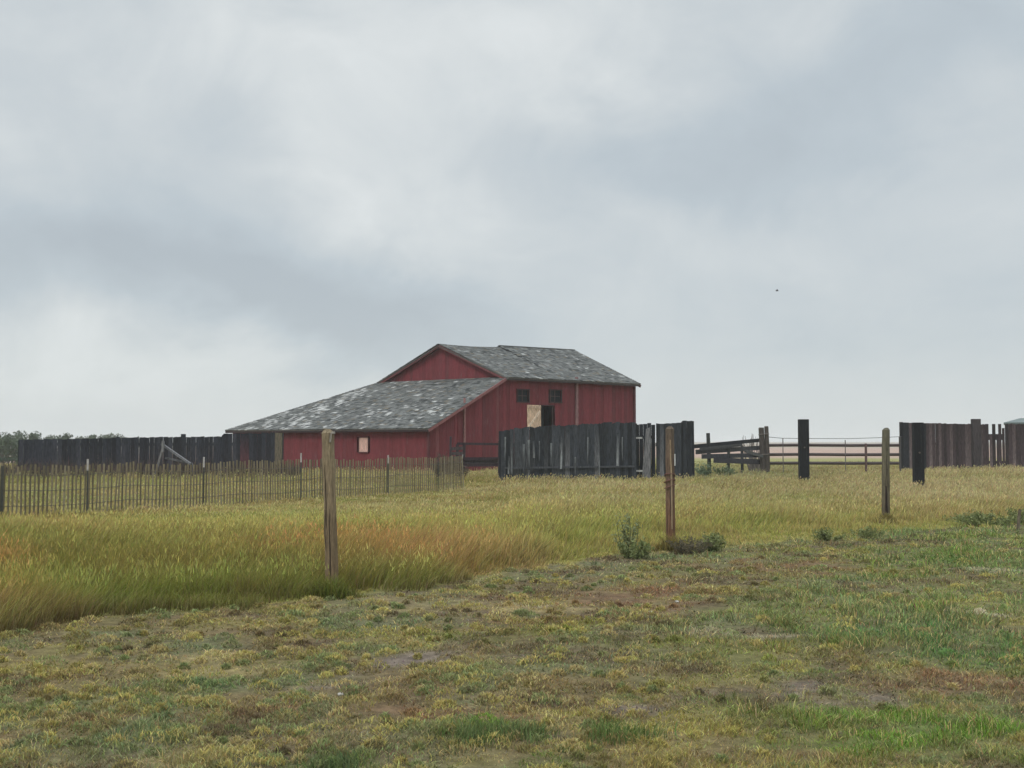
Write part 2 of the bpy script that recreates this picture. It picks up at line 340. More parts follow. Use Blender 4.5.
# unmown grass behind the line of posts
def tallgrass(N, d0, d1, stalk, name, label):
    x, y = polar(N, d0, d1)
    k = (y > edge_y(x, y)) & ~inbarn(x, y); x, y = x[k], y[k]
    foot, tip, h = tall_col(x, y, 1. if stalk else .25); n = len(x)
    ed = smooth(0, 1.0, y - edge_y(x, y)); cl = noise(x, y, 2.2, 91) * .5 + noise(x, y, 6, 93) * .5
    px = x / y * F + 512; ramp = smooth(-.4, .5 + 4.5 * smooth(430, 640, px), y - edge_y(x, y) + (noise(x, y, 1.3, 95) - .5) * 1.5); h = h * (.22 + .78 * ramp)
    if stalk:
        hh = h * (.75 + .5 * rng.random(n)) * (.6 + .4 * ed * (.5 + cl)); w = .0048 * np.maximum(y / 9, 1)
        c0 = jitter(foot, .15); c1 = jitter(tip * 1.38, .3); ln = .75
    else:
        hh = h * (.4 + .6 * rng.random(n)) * (.5 + .8 * cl) * (.65 + .35 * ed); w = .006 * np.maximum(y / 9, 1)
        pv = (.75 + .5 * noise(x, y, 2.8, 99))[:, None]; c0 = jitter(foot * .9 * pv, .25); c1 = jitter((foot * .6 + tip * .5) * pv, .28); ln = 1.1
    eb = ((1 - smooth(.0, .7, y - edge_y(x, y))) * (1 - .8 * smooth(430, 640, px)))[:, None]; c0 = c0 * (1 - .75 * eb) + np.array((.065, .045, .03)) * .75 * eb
    dead = rng.random(n) < .10 + .3 * (1 - ed); c0[dead] = jitter(np.tile(np.array((.24, .18, .10)), (dead.sum(), 1)), .2)
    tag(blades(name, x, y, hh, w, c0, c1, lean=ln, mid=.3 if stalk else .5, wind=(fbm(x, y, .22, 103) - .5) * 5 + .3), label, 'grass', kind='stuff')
tallgrass(420000, 8.5, 95, False, 'tall_grass', 'uncut yellow green grass filling the field behind the wooden posts')
tallgrass(260000, 8.5, 80, True, 'grass_stalks', 'tan and rusty seed stalks rising above the uncut grass')

x, y = polar(110000, 8.5, 60)
k = (y > edge_y(x, y) + .15) & ~inbarn(x, y) & (noise(x, y, 1.1, 97) > .35) & (y > edge_y(x, y) + .15 + 4 * smooth(430, 640, x / y * F + 512)); x, y = x[k], y[k]
foot, tip, h = tall_col(x, y); n = len(x); cc = jitter(tip * (1.35 - .3 * smooth(20, 35, y))[:, None], .2)
tag(blades('seed_heads', x, y, .04 + .04 * rng.random(n), .008 * np.maximum(y / 12, 1), cc, cc, lean=.9, z0=terrain(x, y) + h * (.6 + .5 * rng.random(n))), 'pale seed heads at the tips of the uncut grass', 'grass', kind='stuff')
for px, py, n, hm_ in ((331, 598, 900, .27), (671, 549, 600, .24), (886, 523, 500, .22)):
    X_, Y_, _z = G(px, py); x = X_ + rng.standard_normal(n) * .16; y = Y_ - .04 + rng.standard_normal(n) * .10
    foot, tip, h = tall_col(x, y); hh = hm_ * (.3 + .9 * rng.random(n)) * np.exp(-((x - X_) / .26) ** 2)
    tag(blades('post_foot_grass', x, y, hh, .0055 * np.maximum(y / 9, 1), jitter(foot * .45, .3), jitter(foot * .6 + tip * .25, .3), lean=.8), 'uncropped grass round the foot of a wooden post', 'grass', kind='stuff')
# dead weeds at the foot of the black board fence and the barn
def strip(name, label, pxs, Y0, Y1, n, h, c, wd=.03):
    px = rng.uniform(*pxs, n); yy = rng.uniform(Y0, Y1, n); xx = (px - 512) / F * yy
    cc = jitter(np.tile(np.array(c), (n, 1)), .3)
    tag(blades(name, xx, yy, h * (.4 + .8 * rng.random(n)) * (.5 + noise(xx, yy, .9, 7)), wd * (.5 + rng.random(n)), cc * .8, cc, lean=.6), label, 'weeds', kind='stuff')
strip('dead_weeds', 'reddish brown dead weeds along the foot of the long black board fence', (-40, 300), 49.5, 53.5, 4200, .66, (.085, .062, .052))

# ------------------------------------------------------------------ board walls
def boards(mb, p0, d, length, bot, top, bw, th, cfun, holes=(), gap=.008, side=1, miss=None, lean=0):
    """vertical boards along a line; p0, d are 2-D"""
    p0 = np.array(p0, float); d = np.array(d, float); nrm = np.array((d[1], -d[0])) * side
    t = 0.
    while t < length - .02:
        w = min(bw * random.uniform(.85, 1.15), length - t); t0, t1 = t + gap * random.random(), t + w - gap * random.random(); t += w
        if miss and miss(t0): continue
        off = random.uniform(0, .012)
        zs0, zs1 = bot((t0 + t1) / 2), None
        segs = [(bot(t0), None)]
        cuts = [(h[2], h[3]) for h in holes if t1 > h[0] + .01 and t0 < h[1] - .01]
        parts = []; lo = bot((t0 + t1) / 2)
        for a, b in sorted(cuts): parts.append((lo, a)); lo = b
        parts.append((lo, None))
        c = cfun((t0 + t1) / 2); 
        if not isinstance(c, list): c = [c, c]
        for a, b in parts:
            za = [a, a]; zb = [b, b] if b is not None else [top(t0), top(t1)]
            if min(zb) - a < .03: continue
            sh = random.uniform(-lean, lean)
            q = []
            for zz, s_ in ((za, 0), (zb, sh)):
                for tt, o_, i in ((t0, off, 0), (t1, off, 1), (t1, off - th, 1), (t0, off - th, 0)):
                    p = p0 + d * (tt + s_) + nrm * o_; q.append((p[0], p[1], zz[i]))
            mb.hexa(q, [c[0]] * 4 + [c[1]] * 4)

# ------------------------------------------------------------------ the red barn
cen = BP + BU * 2 + BW_ * 6
barn = empty('barn', (cen[0], cen[1], 0))
tag(barn, 'weathered red barn with grey shingle roofs and a low lean-to sweeping down to the left', 'barn')
def Q(a, b, z): p = BP + BU * a + BW_ * b; return np.array((p[0], p[1], z))
def P2(a, b): return BP + BU * a + BW_ * b
def red(t=0):
    k = random.uniform(.88, 1.12); s = random.random()
    c = np.array((.172, .032, .040)) * k
    if s < .05: c = c * .8 + np.array((.20, .12, .11)) * .2
    elif s < .15: c = c * .8 + np.array((.05, .03, .035)) * .2
    c2 = c * random.uniform(.9, 1.1) 
    return [tuple(c * .92 + np.array((.10, .06, .05)) * .08), tuple(c2)]
OV = .28
aL = -D + OV
slope = (HE - HL) / D
def topB(t):
    a = aL + t
    return (HL + (a + D) * slope - .09) if a < 0 else HE - .04 + .05
def hitB(px):  # position along wall B seen at this pixel column
    k = (px - 512) / F; p0 = P2(0, OV); return (k * p0[1] - p0[0]) / (BU[0] - k * BU[1])
def zB(px, py): a = hitB(px); return zat(py, P2(a, OV)[1])
wins = []
def rectB(x0, x1, y0, y1): return hitB(x0), hitB(x1), zB((x0 + x1) / 2, y1), zB((x0 + x1) / 2, y0)
w1 = rectB(517, 528.5, 389.5, 402); w2 = rectB(549.5, 561, 390, 402.5); dr = rectB(540, 552, 405.5, 428)
mb = MB(); boards(mb, P2(aL, OV), BU, LN - OV - aL, lambda t: .02, topB, .24, .03, red, holes=[(h[0] - aL, h[1] - aL, h[2], h[3]) for h in (w1, w2, dr)], side=1)
mb.build('wall', M_red, barn)
# low front wall of the lean-to
def hitF(px):
    k = (px - 512) / F; p0 = P2(aL, 0); return (k * p0[1] - p0[0]) / (BW_[0] - k * BW_[1])
fw = (hitF(369), hitF(359.5)); Yf = P2(aL, fw[0])[1]; fz = (zat(452.5, Yf), zat(437, Yf))
mb = MB(); boards(mb, P2(aL, OV), BW_, W + XX - 2 * OV, lambda t: .02, lambda t: HL + OV * slope - .1, .24, .03, red, holes=[(fw[0] - OV, fw[1] - OV, *fz)], side=-1)
mb.build('wall', M_red, barn)
# gable wall above the lean-to
def gtop(t):
    b = OV + t; return HE + (HR - .1 - HE) * (1 - abs(b - W / 2) / (W / 2)) - .07
mb = MB(); boards(mb, P2(OV, OV), BW_, W - 2 * OV, lambda t: HE - .7, gtop, .24, .03, red, side=-1)
mb.build('gable_wall', M_red, barn)
# back and far walls
mb = MB(); boards(mb, P2(LN - OV, OV), BW_, W - 2 * OV, lambda t: .02, gtop, .24, .03, red, side=1); mb.build('gable_wall', M_red, barn)
mb = MB(); boards(mb, P2(LN - OV, W - OV), BW_, XX, lambda t: .02, lambda t: HE - (t) * (HE - HL) / XX - .12, .24, .03, red, side=1); mb.build('wall', M_red, barn)
mb = MB(); boards(mb, P2(aL, W + XX - OV), BU, LN - OV - aL, lambda t: .02, lambda t: HL + .02, .24, .03, red, side=-1); mb.build('wall', M_red, barn)
# corner boards
for (a, b, z1) in ((aL - .03, OV - .03, HL + .05), (LN - OV + .02, OV - .04, HE - .03)):
    mb = MB(); p = P2(a, b); mb.beam((p[0], p[1], 0), (p[0], p[1], z1), .13, .13, (.11, .03, .035), up=(BU[0], BU[1], 0)); mb.build('corner_board', M_red, barn)

SH = 0
def roofpatch(mb, e0, e1, t0, t1, expo=.16, wid=.2, pale=None, sag=None, holes=.0):
    """shingle courses between an eave line e0-e1 and a top line t0-t1"""
    e0, e1, t0, t1 = map(lambda p: np.array(p, float), (e0, e1, t0, t1))
    nrm = np.cross(e1 - e0, t0 - e0); nrm /= np.linalg.norm(nrm)
    if nrm[2] < 0: nrm = -nrm
    ln = np.linalg.norm((t0 + t1) / 2 - (e0 + e1) / 2); rows = int(ln / expo)
    for r in range(rows):
        s0 = r / rows; s1 = min((r + 1.25) / rows, 1)
        A, B_ = e0 + (t0 - e0) * s0, e1 + (t1 - e1) * s0; A2, B2 = e0 + (t0 - e0) * s1, e1 + (t1 - e1) * s1
        L_ = np.linalg.norm(B_ - A); n = max(2, int(L_ / wid)); xs = [0] + sorted((i + random.uniform(-.25, .25) + .5 * (r % 2)) / n for i in range(1, n)) + [1]
        xs = [min(max(v, 0), 1) for v in xs]
        rb = random.uniform(.92, 1.08)
        for i in range(len(xs) - 1):
            u0, u1 = xs[i] + .004 / L_, xs[i + 1] - .004 / L_
            if u1 - u0 < .02 / L_: continue
            um = (u0 + u1) / 2
            k = max(.35, random.gauss(1, .22)) * rb
            c = np.array((.128, .132, .128)) * k
            if random.random() < .045: c = np.array((.23, .23, .225)) * random.uniform(.8, 1.2)
            if random.random() < .1: c = np.array((.055, .058, .06))
            if random.random() < .05: c = np.array((.15, .13, .10))
            if pale:
                pv = pale(um, s0)
                if random.random() < pv: c = np.array((.40, .40, .39)) * random.uniform(.75, 1.2)
            if random.random() < holes: continue
            lift = .028 + random.random() * .014
            dz = sag(um, s0) if sag else 0; dz2 = sag(um, s1) if sag else 0
            dn = np.array((0, 0, dz)); dn2 = np.array((0, 0, dz2)); dr_ = (e0 - t0) / np.linalg.norm(e0 - t0) * random.uniform(0, .02)
            p = [A + (B_ - A) * u0 + dn + dr_, A + (B_ - A) * u1 + dn + dr_, A2 + (B2 - A2) * u1 + dn2, A2 + (B2 - A2) * u0 + dn2]
            top = [p[0] + nrm * lift, p[1] + nrm * lift, p[2] + nrm * .012, p[3] + nrm * .012]
            mb.hexa([q - nrm * .004 for q in p] + top, tuple(c))
def deck(e0, e1, t0, t1, th=.06, c=(.10, .09, .085)):
    e0, e1, t0, t1 = map(lambda p: np.array(p, float), (e0, e1, t0, t1)); dn = np.array((0, 0, -th)); l = np.array((0, 0, -.006))
    mb = MB(); mb.hexa([e0 + dn, e1 + dn, t1 + dn, t0 + dn, e0 + l, e1 + l, t1 + l, t0 + l], c); return mb
def sag1(u, s):   # old roof: the ridge dips near the front and steps up again
    return (-.05 * s * math.sin(u / .42 * math.pi)) if u < .42 else .07 * s
R0, R1 = Q(0, W / 2, HR - .09), Q(LN, W / 2, HR + .06)
for e0, e1 in ((Q(0, 0, HE), Q(LN, 0, HE)), (Q(0, W, HE), Q(LN, W, HE))):
    dk = deck(e0, e1, R0 - np.array((0, 0, .09)), R1 - np.array((0, 0, .09))).build('roof', M_roof, barn); dk['_o'] = list(barn.location)
    mb = MB(); roofpatch(mb, e0, e1, R0, R1, sag=sag1, pale=lambda u, s: .012); mb.build('shingles', M_roof, dk)
# lean-to roof, hipped round to the side shed
le0, le1, lt0, lt1 = Q(-D, -.05, HL), Q(-D, W + XX, HL), Q(.24, -.05, HE + .02), Q(.1, W, HE + .02)
PP = [(350, 397, 14, 4), (338, 404, 7, 3), (322, 407, 7, 4), (370, 413, 7, 2.5), (380, 412, 5, 2.5), (388, 414, 4, 2), (404, 408, 4, 2), (432, 412, 9, 3), (295, 419, 10, 5), (305, 425, 7, 3), (270, 424, 9, 4), (440, 408, 6, 2), (318, 398, 9, 3), (282, 414, 8, 3), (335, 419, 6, 2.5), (290, 427, 7, 2), (360, 392, 8, 2), (315, 415, 6, 2), (250, 428, 9, 2), (412, 421, 3, 1.5)]
def pale_lean(u, s):
    p = (le0 * (1 - u) + le1 * u) * (1 - s) + (lt0 * (1 - u) + lt1 * u) * s
    px = 512 + F * p[0] / p[1]; py = 441 - F * (p[2] - 1.6) / p[1]
    v = .02 + .06 * (px < 330) + .02 * (px < 380)
    for a, b, rx, ry in PP:
        X_, Y_ = px - a, py - b; X2 = 1.35 * X_ * .9 - Y_ * .45; Y2 = X_ * .45 + Y_ * .9
        if (X2 / rx) ** 2 + (Y2 / ry) ** 2 < 1: v = .5
    return v
dk = deck(le0, le1, lt0, lt1).build('lean_to_roof', M_roof, barn); dk['_o'] = list(barn.location)
mb = MB(); roofpatch(mb, le0, le1, lt0, lt1, pale=pale_lean); mb.build('shingles', M_roof, dk)
se0, se1, st0, st1 = Q(-D, W + XX, HL), Q(LN, W + XX, HL), Q(.1, W, HE + .02), Q(LN, W, HE + .02)
dk = deck(se0, se1, st0, st1).build('lean_to_roof', M_roof, barn); dk['_o'] = list(barn.location)
mb = MB(); roofpatch(mb, se0, se1, st0, st1); mb.build('shingles', M_roof, dk)
RM = R1 * .42 + R0 * .58
mb = MB(); mb.beam(RM + (0, 0, .095), R1 + (0, 0, .095), .16, .03, (.12, .12, .12)); mb.build('ridge_cap', M_roof, barn)
# rakes and eave boards
def part_beam(name, a, b, w, h, c, m=M_red): mb = MB(); mb.beam(a, b, w, h, c); return mb.build(name, m, barn)
dz = np.array((0, 0, -.13))
part_beam('rake_board', Q(.05, -.02, HE) + dz, R0 + dz + (.05 * BU[0], .05 * BU[1], 0), .04, .13, (.20, .065, .07))
part_beam('rake_board', Q(.05, W + .02, HE) + dz, R0 + dz + (.05 * BU[0], .05 * BU[1], 0), .04, .13, (.17, .06, .065))
part_beam('rake_board', Q(LN - .02, -.02, HE) + dz, R1 + dz, .04, .15, (.12, .05, .05))
part_beam('rake_board', Q(LN - .02, W + .02, HE) + dz, R1 + dz, .04, .15, (.12, .05, .05))
part_beam('rake_board', Q(-D, -.03, HL) + dz * .8, Q(0, -.03, HE) + dz * .8, .04, .13, (.24, .10, .10))
part_beam('eave_board', Q(-D + .02, 0, HL - .1), Q(-D + .02, W + XX - .02, HL - .1), .035, .1, (.035, .02, .022))  # lean-to fascia, coloured dark for the shadow and gutter line under the eave
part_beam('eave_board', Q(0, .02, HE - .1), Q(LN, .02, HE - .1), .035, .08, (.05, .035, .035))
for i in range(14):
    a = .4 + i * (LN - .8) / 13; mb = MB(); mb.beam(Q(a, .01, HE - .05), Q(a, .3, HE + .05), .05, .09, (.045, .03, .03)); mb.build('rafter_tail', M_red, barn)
# windows and door
def opening(name, r, glass=True, frame=(.055, .03, .032)):
    a0, a1, z0, z1 = r
    fr = MB(); t = .06
    o = OV - .035
    for (A, B_) in (((a0, z0), (a1, z0)), ((a0, z1), (a1, z1))): fr.beam(Q(A[0] - t, o, A[1]), Q(B_[0] + t, o, B_[1]), .05, t, frame)
    for A in (a0, a1): fr.beam(Q(A, o, z0), Q(A, o, z1), .05, t, frame, up=(BU[0], BU[1], 0))
    f = fr.build(name, M_red, barn); f['_o'] = list(barn.location)
    pn = MB(); off = .07 if glass else .55
    pn.hexa([Q(a0, OV + off, z0), Q(a1, OV + off, z0), Q(a1, OV + off + .01, z0), Q(a0, OV + off + .01, z0), Q(a0, OV + off, z1), Q(a1, OV + off, z1), Q(a1, OV + off + .01, z1), Q(a0, OV + off + .01, z1)], (.02, .02, .02))
    if glass:
        pn.build('pane', M_glass, f)
        mu_ = MB(); am = (a0 + a1) / 2; zm = (z0 + z1) / 2
        mu_.beam(Q(am, OV + .04, z0), Q(am, OV + .04, z1), .03, .03, (.09, .06, .06), up=(BU[0], BU[1], 0)); mu_.beam(Q(a0, OV + .04, zm), Q(a1, OV + .04, zm), .03, .03, (.09, .06, .06)); mu_.build('muntin', M_red, f)
    else: pn.build('dark_inside', M_dark, f)
    return f
opening('window', w1); opening('window', w2); opening('doorway', dr, False)
# pale open door panel beside the doorway
a0, a1 = hitB(526.5), hitB(540); z0, z1 = zB(533, 430), zB(533, 405)
mb = MB(); n = 5
for i in range(n):
    s0 = a0 + (a1 - a0) * i / n; s1 = a0 + (a1 - a0) * (i + 1) / n - .01; c = np.array((.50, .36, .26)) * random.uniform(.75, 1.15)
    mb.hexa([Q(s0, OV - .07, z0), Q(s1, OV - .07, z0), Q(s1, OV - .035, z0), Q(s0, OV - .035, z0), Q(s0, OV - .07, z1), Q(s1, OV - .07, z1), Q(s1, OV - .035, z1), Q(s0, OV - .035, z1)], tuple(c))
door = mb.build('door', M_wood, barn); door['label'] = 'pale unpainted door panel'; door['_o'] = list(barn.location)
mb = MB()
for z in (z0 + .12, z1 - .12): mb.beam(Q(a0 + .03, OV - .085, z), Q(a1 - .03, OV - .085, z), .03, .12, (.42, .30, .22))
mb.beam(Q(a0 + .08, OV - .083, z0 + .15), Q(a1 - .08, OV - .083, z1 - .3), .025, .12, (.58, .46, .36)); mb.build('brace', M_wood, door)
# boarded window in the low wall
mb = MB(); mb.hexa([Q(aL + .02, fw[0], fz[0]), Q(aL + .02, fw[1], fz[0]), Q(aL - .02, fw[1], fz[0]), Q(aL - .02, fw[0], fz[0]), Q(aL + .02, fw[0], fz[1]), Q(aL + .02, fw[1], fz[1]), Q(aL - .02, fw[1], fz[1]), Q(aL - .02, fw[0], fz[1])], (.52, .33, .28))
f = mb.build('shutter', M_wood, barn); f['label'] = 'small pale pinkish shutter'; f['_o'] = list(barn.location)
mb = MB()
for b in fw: mb.beam(Q(aL - .03, b, fz[0] - .04), Q(aL - .03, b, fz[1] + .04), .06, .04, (.10, .03, .035), up=(BW_[0], BW_[1], 0))
for z in fz: mb.beam(Q(aL - .03, fw[0], z), Q(aL - .03, fw[1], z), .04, .06, (.10, .03, .035))
mb.build('frame', M_red, f)
# tall battens on the long wall
for px, y0, y1, w, c in ((463.5, 398, 448, .085, (.24, .12, .115)), (575.8, 377, 432, .17, (.19, .105, .105))):
    a = hitB(px); mb = MB(); mb.beam(Q(a, OV - .07, zB(px, y1) - 1.0), Q(a, OV - .07, zB(px, y0)), .07, w, c, up=(BU[0], BU[1], 0)); mb.build('batten', M_wood, barn)
# weathered unpainted boards at the left of the low wall are hidden by the fence there

# ------------------------------------------------------------------ board fences
def board_fence(name, label, pts, dark, bw=.2, post_h=None, posts=(), rails=(), seed=1, missf=None, cf=None, uneven=.05, gap=.003, lean=.006, extra=None, group=None):
    """pts: (px, depth, z top)"""
    random.seed(seed)
    P = [(xat(p[0], p[1]), p[1], p[2]) for p in pts]
    e = empty(name, (P[0][0], P[0][1], 0)); tag(e, label, 'fence', group)
    for i in range(len(P) - 1):
        a, b = np.array(P[i]), np.array(P[i + 1]); d = (b - a)[:2]; L_ = np.linalg.norm(d); d = d / L_
        def cfun(t):
            if cf: return cf(a[:2] + d * t)
            k = random.uniform(.6, 1.35); return [tuple(np.array(dark) * k), tuple(np.array(dark) * k * .9)]
        mb = MB()
        boards(mb, a[:2], d, L_, lambda t: .03, lambda t: a[2] + (b[2] - a[2]) * t / L_ + (random.random() - .6) * uneven, bw, .025, cfun, gap=gap, side=1, miss=missf, lean=lean)
        mb.build('board_panel', M_wood, e)
        mb = MB()
        for z in (.4, 1.45):
            o = np.array((-d[1], d[0], 0)) * .06
            mb.beam((a[0] + o[0], a[1] + o[1], z), (b[0] + o[0], b[1] + o[1], z), .05, .14, dark)
        mb.build('rail', M_wood, e)
    for (px, Y, z, w) in posts:
        mb = MB(); X_ = xat(px, Y); mb.beam((X_, Y, 0), (X_ + random.uniform(-.02, .02), Y, z), w, w * .8, dark, up=(0, 1, 0)); mb.build('post', M_wood, e, bevel=.01)
    for r in rails:
        (pa, Ya, za), (pb, Yb, zb), h, c = r
        mb = MB(); mb.beam((xat(pa, Ya), Ya, za), (xat(pb, Yb), Yb, zb), .04, h, c); mb.build('rail', M_wood, e)
    return e
DK = (.016, .018, .023)
def leftcf(p):
    px = p[0] / p[1] * F + 512; k = random.uniform(.6, 1.4); c = np.array((.018, .020, .027)) * k
    if random.random() < .12: c = np.array((.032, .034, .043))
    if 232 < px < 248 and random.random() < .75: return [(.10, .028, .035), tuple(c)]
    if px > 277: c = np.array((.10, .085, .06))  # pale end trim: its sunlit edge is put into the board colour
    return [tuple(c * 1.1 + np.array((.008, .003, .004))), tuple(c)]
board_fence('board_fence', 'long black board fence running left from the barn lean-to past the bare trees',
    [(20, 54, zat(439.5, 54)), (77, 54.8, zat(438.6, 54.8)), (150, 55.8, zat(437.2, 55.8)), (222, 56.8, zat(436.4, 56.8)), (224, 56.9, zat(433.6, 56.9)), (282.5, 57.8, zat(432.6, 57.8))],
    DK, posts=[(20.5, 54.15, 1.66, .14), (184, 56.45, zat(434, 56.4), .2), (118, 55.55, 1.8, .15), (282, 57.9, 1.98, .16)], seed=3, cf=leftcf)
def midcf(p):
    px = p[0] / p[1] * F + 512; k = random.uniform(.45, 1.8); c = np.array((.021, .0235, .028)) * k
    r = random.random()
    if r < .13: return [(.13, .13, .135), tuple(c * 1.2)]
    if r < .3: return [(.055, .058, .062), tuple(c * 1.1)]
    return [tuple(c * 1.15), tuple(c)]
board_fence('board_fence', 'black and grey board fence standing in front of the right half of the barn',
    [(501, 46.6, zat(430.5, 46.6)), (518, 46.7, zat(427.8, 46.7)), (560, 47, zat(425.5, 47)), (600, 47.3, zat(423, 47.3)), (636, 47.6, zat(422, 47.6))], DK, bw=.17,
    posts=[(500.5, 46.75, zat(431, 46.6), .14), (635, 47.8, 2.3, .15)], seed=5, cf=midcf, uneven=.08, lean=.006,
    rails=[((505, 46.5, .56), (634, 47.5, .60), .07, (.055, .058, .066))])
mf = [o for o in COL.objects if o.type == 'EMPTY'][-1]; random.seed(77)
for px, y0, y1 in ((505, 437, 462), (511.5, 437, 474), (508.6, 456, 474), (523.5, 444, 474), (529, 440, 470), (534, 441, 458), (539.3, 441, 461), (551, 443, 466), (561, 436, 469), (575, 457, 476), (587.5, 437, 466), (599.3, 430, 476), (617.3, 433, 466), (622, 437, 462)):
    Yb = 46.45 + (px - 501) / 135 * .9; X_ = xat(px, Yb); k = random.uniform(.8, 1.5); w_ = random.uniform(.018, .045); mb = MB()
    mb.beam((X_, Yb, max(.05, zat(y1, Yb))), (X_ + random.uniform(-.02, .02), Yb, zat(y0, Yb)), w_ * 2, .02, (.03, .033, .038), up=(0, 1, 0), c2=tuple(np.array((.12, .128, .132)) * k)) if random.random() < .5 else mb.beam((X_, Yb, max(.05, zat(y1, Yb))), (X_ + random.uniform(-.03, .03), Yb, zat(y0, Yb)), w_ * 2, .02, tuple(np.array((.15, .158, .162)) * k), up=(0, 1, 0), c2=(.03, .033, .038)); mb.build('pale_batten', M_wood, mf)
mb_e = board_fence('board_fence', 'short black board fence piece with a ragged right end, behind the rusty post',
    [(656, 48.2, zat(423.6, 48.2)), (681, 48.4, zat(422.8, 48.4)), (683, 48.5, zat(420.8, 48.5)), (692, 48.6, zat(420.6, 48.6))], DK, bw=.17,
    posts=[(692.5, 48.7, zat(421, 48.6), .13)], seed=8, cf=midcf, uneven=.03, lean=.006)
# gate between the two pieces
g = empty('gate', (xat(646, 47.9), 47.9, 0)); tag(g, 'narrow black plank gate with one wide pale grey upright beside the middle fence', 'gate')
mb = MB()
for px in np.arange(637.5, 655, 4): 
    X_ = xat(px, 48.0); k = random.uniform(.7, 1.2); mb.box(X_ - .088, X_ + .064, 48.0, 48.03, .12, zat(423.5, 48) + random.uniform(-.05, .02), tuple(np.array(DK) * k))
mb.build('planks', M_wood, g)
mb = MB(); X_ = xat(646.5, 47.8); mb.hexa([(X_ - .2, 47.8, .1), (X_ + .15, 47.8, .1), (X_ + .15, 47.85, .1), (X_ - .2, 47.85, .1), (X_ - .02, 47.8, zat(429, 47.8)), (X_ + .16, 47.8, zat(427, 47.8)), (X_ + .16, 47.85, zat(427, 47.8)), (X_ - .02, 47.85, zat(429, 47.8))], (.12, .12, .125)); mb.build('upright', M_wood, g)
for y in (438, 471):
    mb = MB(); z = zat(y, 47.8); mb.box(xat(635, 47.8), xat(642, 47.8), 47.72, 47.76, z - .03, z + .04, (.36, .36, .35)); mb.build('hinge', M_metal, g)
mb = MB()
for z in (.5, 1.7): mb.box(xat(637, 48), xat(655, 48), 48.03, 48.07, z, z + .12, DK)
mb.build('rail', M_wood, g)
def rightcf(p):
    px = p[0] / p[1] * F + 512; k = random.uniform(.6, 1.35)
    c = np.array((.038, .026, .028)) * k if px > 925 else np.array((.014, .015, .019)) * k
    if px > 905 and random.random() < .3: return [(.125, .098, .098), tuple(np.array((.060, .042, .044)))]
    return [tuple(c * 1.3), tuple(c * .75)]
YR = 64
board_fence('board_fence', 'dark reddish brown board fence at the right edge with gaps near its top', [(900, YR, zat(422.3, YR)), (935, YR, zat(423.2, YR)), (985, YR, zat(424.2, YR))], (.04, .033, .035), bw=.16,
    posts=[(901, YR + .1, zat(422, YR), .16), (975.5, YR - .12, zat(419, YR), .42)], seed=9, cf=rightcf, uneven=.04)
rf = [o for o in COL.objects if o.type == 'EMPTY'][-1]
random.seed(12)
mb = MB(); t = 985.5
d1 = [(986.5, 3.5, 424), (990.5, 2.6, 434.5), (993.5, 3.2, 424), (997, 1.8, 435), (999.5, 3, 424), (1003, 2.4, 428)]
for px, w, ty_ in d1:
    X_ = xat(px, YR); hw = w / 2 / F * YR; c = rightcf(np.array((X_, YR))); zt = zat(ty_, YR)
    mb.hexa([(X_ - hw, YR, 0), (X_ + hw, YR, 0), (X_ + hw, YR + .03, 0), (X_ - hw, YR + .03, 0), (X_ - hw, YR, zt), (X_ + hw, YR, zt), (X_ + hw, YR + .03, zt), (X_ - hw, YR + .03, zt)], [c[0]] * 4 + [c[1]] * 4)
    if ty_ > 430: pass
mb.box(xat(985, YR), xat(1004.5, YR), YR + .035, YR + .09, zat(440, YR), zat(434, YR), (.04, .03, .033))
mb.build('board_panel', M_wood, rf)
mb = MB(); boards(mb, (xat(1004.5, YR), YR), (1, 0), 7, lambda t: .03, lambda t: zat(423.6, YR) + random.uniform(-.06, .03), .21, .025, lambda t: rightcf(np.array((xat(1010, YR), YR))), gap=.012); mb.build('board_panel', M_wood, rf)
mb = MB(); mb.box(xat(985, YR), xat(1030, YR) + 4.5, YR + .04, YR + .09, .4, .54, (.04, .033, .035)); mb.build('rail', M_wood, rf)

# shed behind the right fence: a low grey green roof
YS = 76
ze = zat(422.5, YS); zr = zat(417.5, YS)
so_ = np.array((xat(1003.5, YS), YS)); sf = so_ / np.linalg.norm(so_); sr = np.array((sf[1], -sf[0])); so_ = so_ + sf * 0 
sh = empty('shed', (*(so_ + sr * 4.5 + sf * 2.5), 0)); tag(sh, 'low shed with grey green roof peeping over the fence at the right edge', 'shed')
def SP(r_, f_, z): p = so_ + sr * r_ + sf * f_; return (p[0], p[1], z)
shc = lambda t: (.09, .08, .078)
mb = MB(); boards(mb, SP(.3, .3, 0)[:2], sr, 8.4, lambda t: .02, lambda t: ze - .02, .25, .03, shc); mb.build('wall', M_wood, sh)
mb = MB(); boards(mb, SP(.3, .3, 0)[:2], sf, 4.4, lambda t: .02, lambda t: ze - .02, .25, .03, shc, side=-1); mb.build('wall', M_wood, sh)
mb = MB()
mb.add([SP(0, 0, ze), SP(9, 0, ze), SP(9, 2.5, zr), SP(1.0, 2.5, zr), SP(0, 5, ze), SP(9, 5, ze), SP(0, 0, ze - .1), SP(9, 0, ze - .1), SP(9, 5, ze - .1), SP(0, 5, ze - .1)],
       [(0, 1, 2, 3), (0, 3, 4), (3, 2, 5, 4), (1, 5, 2), (6, 7, 1, 0), (9, 6, 0, 4), (7, 8, 5, 1), (8, 9, 4, 5), (6, 9, 8, 7)], (.10, .13, .125)); mb.build('roof', M_metal, sh)

